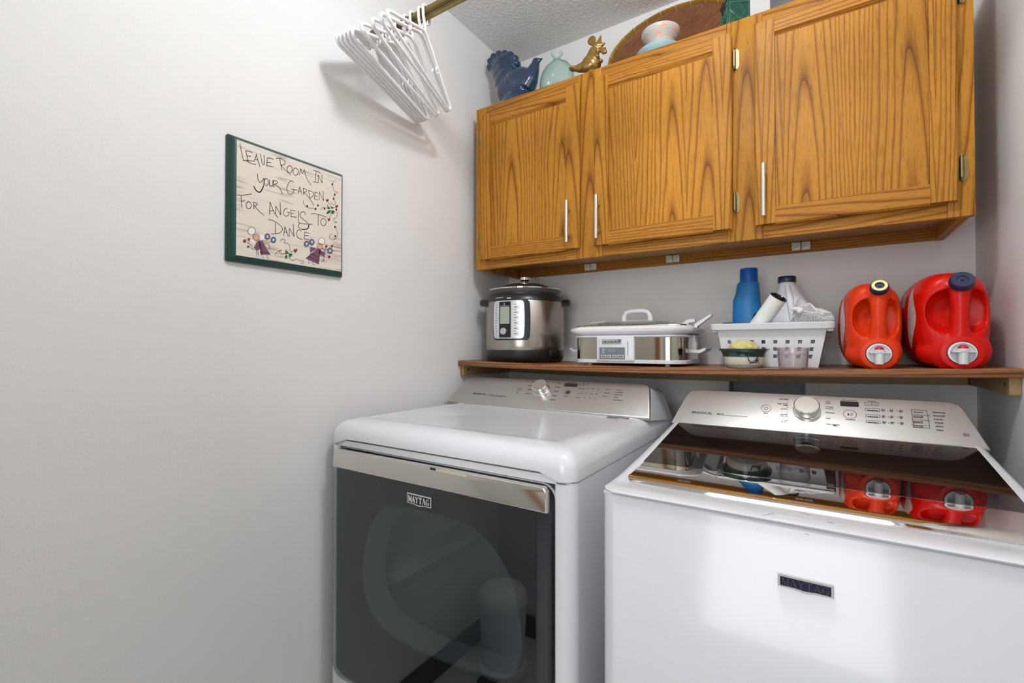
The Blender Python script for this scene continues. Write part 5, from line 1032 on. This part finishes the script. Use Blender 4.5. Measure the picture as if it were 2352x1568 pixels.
LET = [[(235, 135), (255, 240), (272, 318)], [(272, 318), (300, 318), (335, 338), (370, 352), (402, 358)], [(295, 212), (310, 270), (322, 325)], [(295, 212), (345, 222), (368, 234)], [(312, 268), (350, 270)], [(300, 316), (340, 318), (388, 325)],
 [(412, 248), (387, 322)], [(405, 250), (425, 310), (447, 385)], [(395, 305), (425, 308)], [(455, 245), (465, 320), (478, 358), (493, 350), (490, 258)], [(525, 290), (518, 375)], [(525, 290), (555, 290), (592, 304)], [(520, 335), (565, 337)], [(518, 372), (550, 375), (592, 386)],
 [(618, 293), (660, 292), (700, 310), (715, 335), (703, 358), (665, 366)], [(655, 298), (668, 360), (682, 420)], [(670, 368), (720, 420), (775, 472)], ellp(762, 408, 27, 38, -60, 300), ellp(825, 434, 27, 38, -60, 300), [(862, 472), (880, 400)], [(880, 400), (895, 455), (917, 410)], [(917, 410), (940, 500), (990, 578)],
 [(1012, 420), (1050, 430), (1090, 452)], [(1042, 432), (1033, 545)], [(1010, 541), (1065, 553)], [(1068, 545), (1062, 470)], [(1062, 470), (1106, 555)], [(1106, 555), (1104, 466)],
 [(420, 460), (428, 515), (450, 550), (478, 520), (490, 500)], [(490, 500), (484, 590), (452, 648), (412, 638), (382, 590)], ellp(514, 545, 22, 38, -60, 300), [(549, 520), (546, 572), (560, 590), (580, 578), (584, 530)], [(590, 525), (592, 602)], [(590, 525), (625, 535), (630, 555), (595, 570)], [(600, 570), (650, 600), (685, 668)],
 [(802, 548), (772, 530), (738, 585), (736, 640), (765, 676), (800, 655), (806, 620)], [(775, 618), (840, 630)], [(850, 667), (868, 595)], [(868, 595), (892, 672)], [(855, 642), (886, 645)], [(905, 610), (910, 682)], [(905, 610), (940, 625), (935, 645), (910, 655)], [(915, 655), (960, 700), (1020, 792)],
 [(965, 635), (975, 712)], [(960, 632), (1010, 652), (1012, 690), (975, 714)], [(1030, 650), (1025, 725)], [(1030, 650), (1062, 660)], [(1028, 688), (1056, 695)], [(1025, 725), (1062, 732)], [(1072, 735), (1075, 650)], [(1075, 650), (1121, 742)], [(1121, 742), (1115, 640)],
 [(203, 682), (280, 682), (360, 670)], [(248, 682), (250, 745), (254, 815)], [(250, 747), (286, 740)], ellp(328, 790, 27, 38, -60, 300), [(378, 765), (385, 832)], [(375, 760), (412, 766), (415, 785), (385, 800)], [(390, 800), (440, 852), (490, 897)],
 [(548, 890), (555, 755)], [(555, 755), (590, 850), (637, 922)], [(550, 852), (592, 845)], [(612, 882), (615, 800)], [(615, 800), (668, 892)], [(668, 892), (660, 758)], [(737, 822), (708, 833), (695, 880), (725, 907), (752, 890), (750, 866)], [(735, 865), (765, 866)], [(775, 840), (775, 912)], [(775, 840), (822, 850)], [(775, 875), (806, 876)], [(775, 910), (835, 916)],
 [(853, 850), (855, 910), (853, 972)], [(853, 972), (900, 985), (1000, 992)], [(932, 892), (915, 860), (880, 868), (876, 910), (930, 958), (966, 1000), (950, 1040), (892, 1046), (850, 1012), (868, 982)], [(985, 885), (1040, 880), (1152, 916)], [(1062, 890), (1065, 1002)], ellp(1120, 967, 28, 38, -60, 300),
 [(538, 940), (600, 958), (670, 1010), (685, 1050), (650, 1085), (570, 1094)], [(612, 975), (610, 1088)], [(697, 1112), (712, 1015)], [(712, 1015), (746, 1122)], [(700, 1072), (738, 1077)], [(755, 1122), (760, 1035)], [(760, 1035), (808, 1122)], [(808, 1122), (800, 988)], [(886, 1062), (852, 1050), (835, 1090), (850, 1132), (896, 1152)], [(920, 1075), (915, 1146)], [(920, 1075), (972, 1086)], [(918, 1110), (962, 1112)], [(915, 1145), (968, 1153)]]
M_ink = mat('ink_black', (.012, .011, .010), .5)
g = G()
for P_ in LET: stroke(g, P_, .0014)
for P_ in ([(382, 590), (412, 638), (452, 648), (484, 590)], [(892, 1046), (950, 1040), (966, 1000)]): stroke(g, P_, .0025)
part('verse_lettering', g, M_ink, pl, 0, label='LEAVE ROOM IN YOUR GARDEN FOR ANGELS TO DANCE in black brush letters', kind='stuff')
VN = [[(1240, 528), (1216, 560), (1225, 610), (1245, 650), (1272, 660), (1262, 642)], [(1245, 672), (1225, 715), (1250, 760), (1235, 788), (1205, 772), (1196, 760)], [(905, 742), (912, 775), (940, 808), (1000, 822), (1052, 818)], [(1090, 838), (1110, 815), (1165, 822)], [(1250, 850), (1268, 880), (1255, 920), (1225, 935), (1235, 960), (1262, 968), (1240, 978)], [(1240, 1010), (1258, 1050), (1270, 1110), (1240, 1150), (1195, 1146), (1182, 1118), (1205, 1090)], [(1205, 820), (1190, 785), (1170, 760)], [(1215, 820), (1250, 805)], [(1205, 850), (1195, 900), (1182, 930)],
 [(610, 1325), (625, 1285), (680, 1265), (650, 1282), (680, 1300), (720, 1300)], [(760, 1270), (765, 1230), (740, 1190), (700, 1190), (715, 1160), (680, 1150), (665, 1170)], [(770, 1290), (820, 1260)], [(760, 1340), (790, 1375), (830, 1360), (880, 1375), (912, 1385), (895, 1410), (880, 1390)], [(280, 1170), (320, 1190), (370, 1225)], [(330, 1160), (335, 1190)], [(310, 1230), (345, 1232), (380, 1262)], [(540, 1200), (550, 1240), (540, 1260)], [(470, 1165), (520, 1170), (552, 1178)], [(405, 1270), (415, 1310), (410, 1330)], [(425, 1275), (435, 1325)],
 [(470, 1315), (480, 1345), (495, 1340)], [(520, 1320), (528, 1350), (545, 1345)], [(960, 1370), (965, 1400), (985, 1400)], [(1005, 1385), (1010, 1420), (1030, 1415)], [(1120, 1290), (1150, 1240)], [(1130, 1300), (1180, 1330)], [(1110, 1240), (1135, 1275), (1200, 1230)], [(1130, 1310), (1120, 1370), (1100, 1390)], [(1122, 1360), (1130, 1395)], [(970, 1255), (985, 1290), (975, 1310)]]
g = G()
for P_ in VN: stroke(g, P_, .0010)
for X, Y in ((1213, 568), (1240, 678), (1228, 722), (1060, 792), (1035, 830), (1130, 826), (948, 798), (1256, 835), (1243, 1020), (1245, 1118)): blob(g, ellp(X, Y, 9, 12, 0, 330, 9), .0005)
for L_ in (ellp(358, 1064, 39, 40), ellp(405, 1130, 34, 34), ellp(1097, 1172, 33, 38), ellp(1080, 1225, 30, 32), [(430, 1160), (455, 1210), (470, 1310)], [(470, 1165), (500, 1220), (540, 1290)], [(440, 1280), (500, 1290), (555, 1310)], [(445, 1300), (500, 1300)], [(1060, 1250), (1000, 1300), (935, 1350)], [(960, 1330), (1010, 1350), (1065, 1385)], [(985, 1300), (1030, 1320), (1062, 1345)], [(1070, 1260), (1068, 1410)]): stroke(g, L_, .0008, .0012)
part('vine_linework', g, M_ink, pl, 0, kind='stuff')
def patch(name, col, polys, d_=.0006):
    g_ = G()
    for P_ in polys: blob(g_, P_, d_)
    part(name, g_, mat(name, col, .5), pl, 0, kind='stuff')
patch('leaf_paint', (.035, .12, .045), [[(1158, 780), (1170, 800), (1195, 825), (1165, 835)], [(1200, 840), (1170, 845), (1150, 870), (1160, 885), (1190, 870)], [(1205, 842), (1200, 875), (1222, 885), (1240, 860), (1230, 848)], [(718, 1255), (745, 1285), (755, 1300), (715, 1310)], [(750, 1300), (790, 1300), (785, 1330), (755, 1340)], [(735, 1310), (710, 1330), (715, 1360), (740, 1345)], [(1200, 800), (1230, 818), (1205, 830)]])
heart = lambda X, Y, s_=1: [(X-14*s_, Y-16*s_), (X-4*s_, Y-8*s_), (X+8*s_, Y-18*s_), (X+14*s_, Y-4*s_), (X+6*s_, Y+12*s_), (X-6*s_, Y+18*s_), (X-14*s_, Y+4*s_)]
patch('heart_paint', (.22, .02, .018), [heart(1162, 738), heart(1262, 802), heart(1178, 942), heart(285, 1168, 1.2), heart(330, 1150), heart(322, 1228, .9), heart(825, 1270, 1.3), heart(1150, 1226), heart(1212, 1222, .9), heart(1182, 1336)])
patch('gown_paint', (.17, .065, .13), [[(380, 1240), (420, 1165), (440, 1180), (455, 1250), (415, 1270)], [(432, 1160), (470, 1165), (512, 1250), (560, 1312), (455, 1312), (445, 1240)], [(1058, 1248), (1090, 1250), (1068, 1415), (930, 1352)], [(975, 1228), (1052, 1248), (985, 1292)], [(1078, 1262), (1140, 1292), (1128, 1334), (1075, 1310)]])
patch('skin_paint', (.68, .36, .22), [ellp(405, 1130, 32, 32, 0, 340, 14), ellp(1080, 1225, 28, 30, 0, 340, 14), [(490, 1168), (550, 1172), (550, 1190), (495, 1196)]], .0010)
patch('white_paint', (.84, .83, .80), [ellp(358, 1064, 38, 38, 0, 340, 14), ellp(1097, 1172, 32, 36, 0, 340, 14), ellp(468, 1130, 24, 26, 0, 340, 12), ellp(375, 1172, 22, 26, 0, 340, 12), ellp(1030, 1215, 16, 20, 0, 340, 12)], .0008)
fl_ = []
for X, Y in ((525, 1122), (588, 1157), (940, 1198), (996, 1180), (1188, 1272)):
    for k_ in range(7): a_ = 2*math.pi*k_/7; fl_.append(ellp(X+22*math.cos(a_), Y+25*math.sin(a_), 10, 12, 0, 315, 7))
patch('petal_paint', (.05, .10, .30), fl_, .0009)
patch('flower_centre_paint', (.75, .60, .15), [ellp(X, Y, 13, 15, 0, 330, 10) for X, Y in ((525, 1122), (588, 1157), (940, 1198), (996, 1180), (1188, 1272))], .0011)

# ------------------------------------------------------------------ pedal bin (seen mirrored in the dryer door)
bn = (.185, -1.585)
pb = thing('pedal_bin', 'small grey pedal bin with lid, mirrored in the dryer door', 'trash bin', (bn[0], bn[1], 0))
M_bin = mat('bin_grey', (.62, .66, .70), .35); M_bin2 = mat('bin_lid_grey', (.80, .79, .77), .4)
part('base_ring', G().lathe([(0, 0), (.088, 0), (.090, .005), (.090, .035), (.084, .042), (0, .042)], (bn[0], bn[1], 0), 48), M_bin2, pb)
part('body', G().lathe([(.074, .04), (.078, .06), (.084, .20), (.086, .265), (0, .265)], (bn[0], bn[1], 0), 48), M_bin, pb)
part('lid', G().lathe([(.088, .255), (.090, .262), (.088, .285), (.078, .302), (.05, .314), (0, .318)], (bn[0], bn[1], 0), 48), M_bin2, pb)
part('pedal', G().box(bn[0]-.035, bn[0]+.035, bn[1]+.078, bn[1]+.115, .010, .022, .004), M_black, pb)
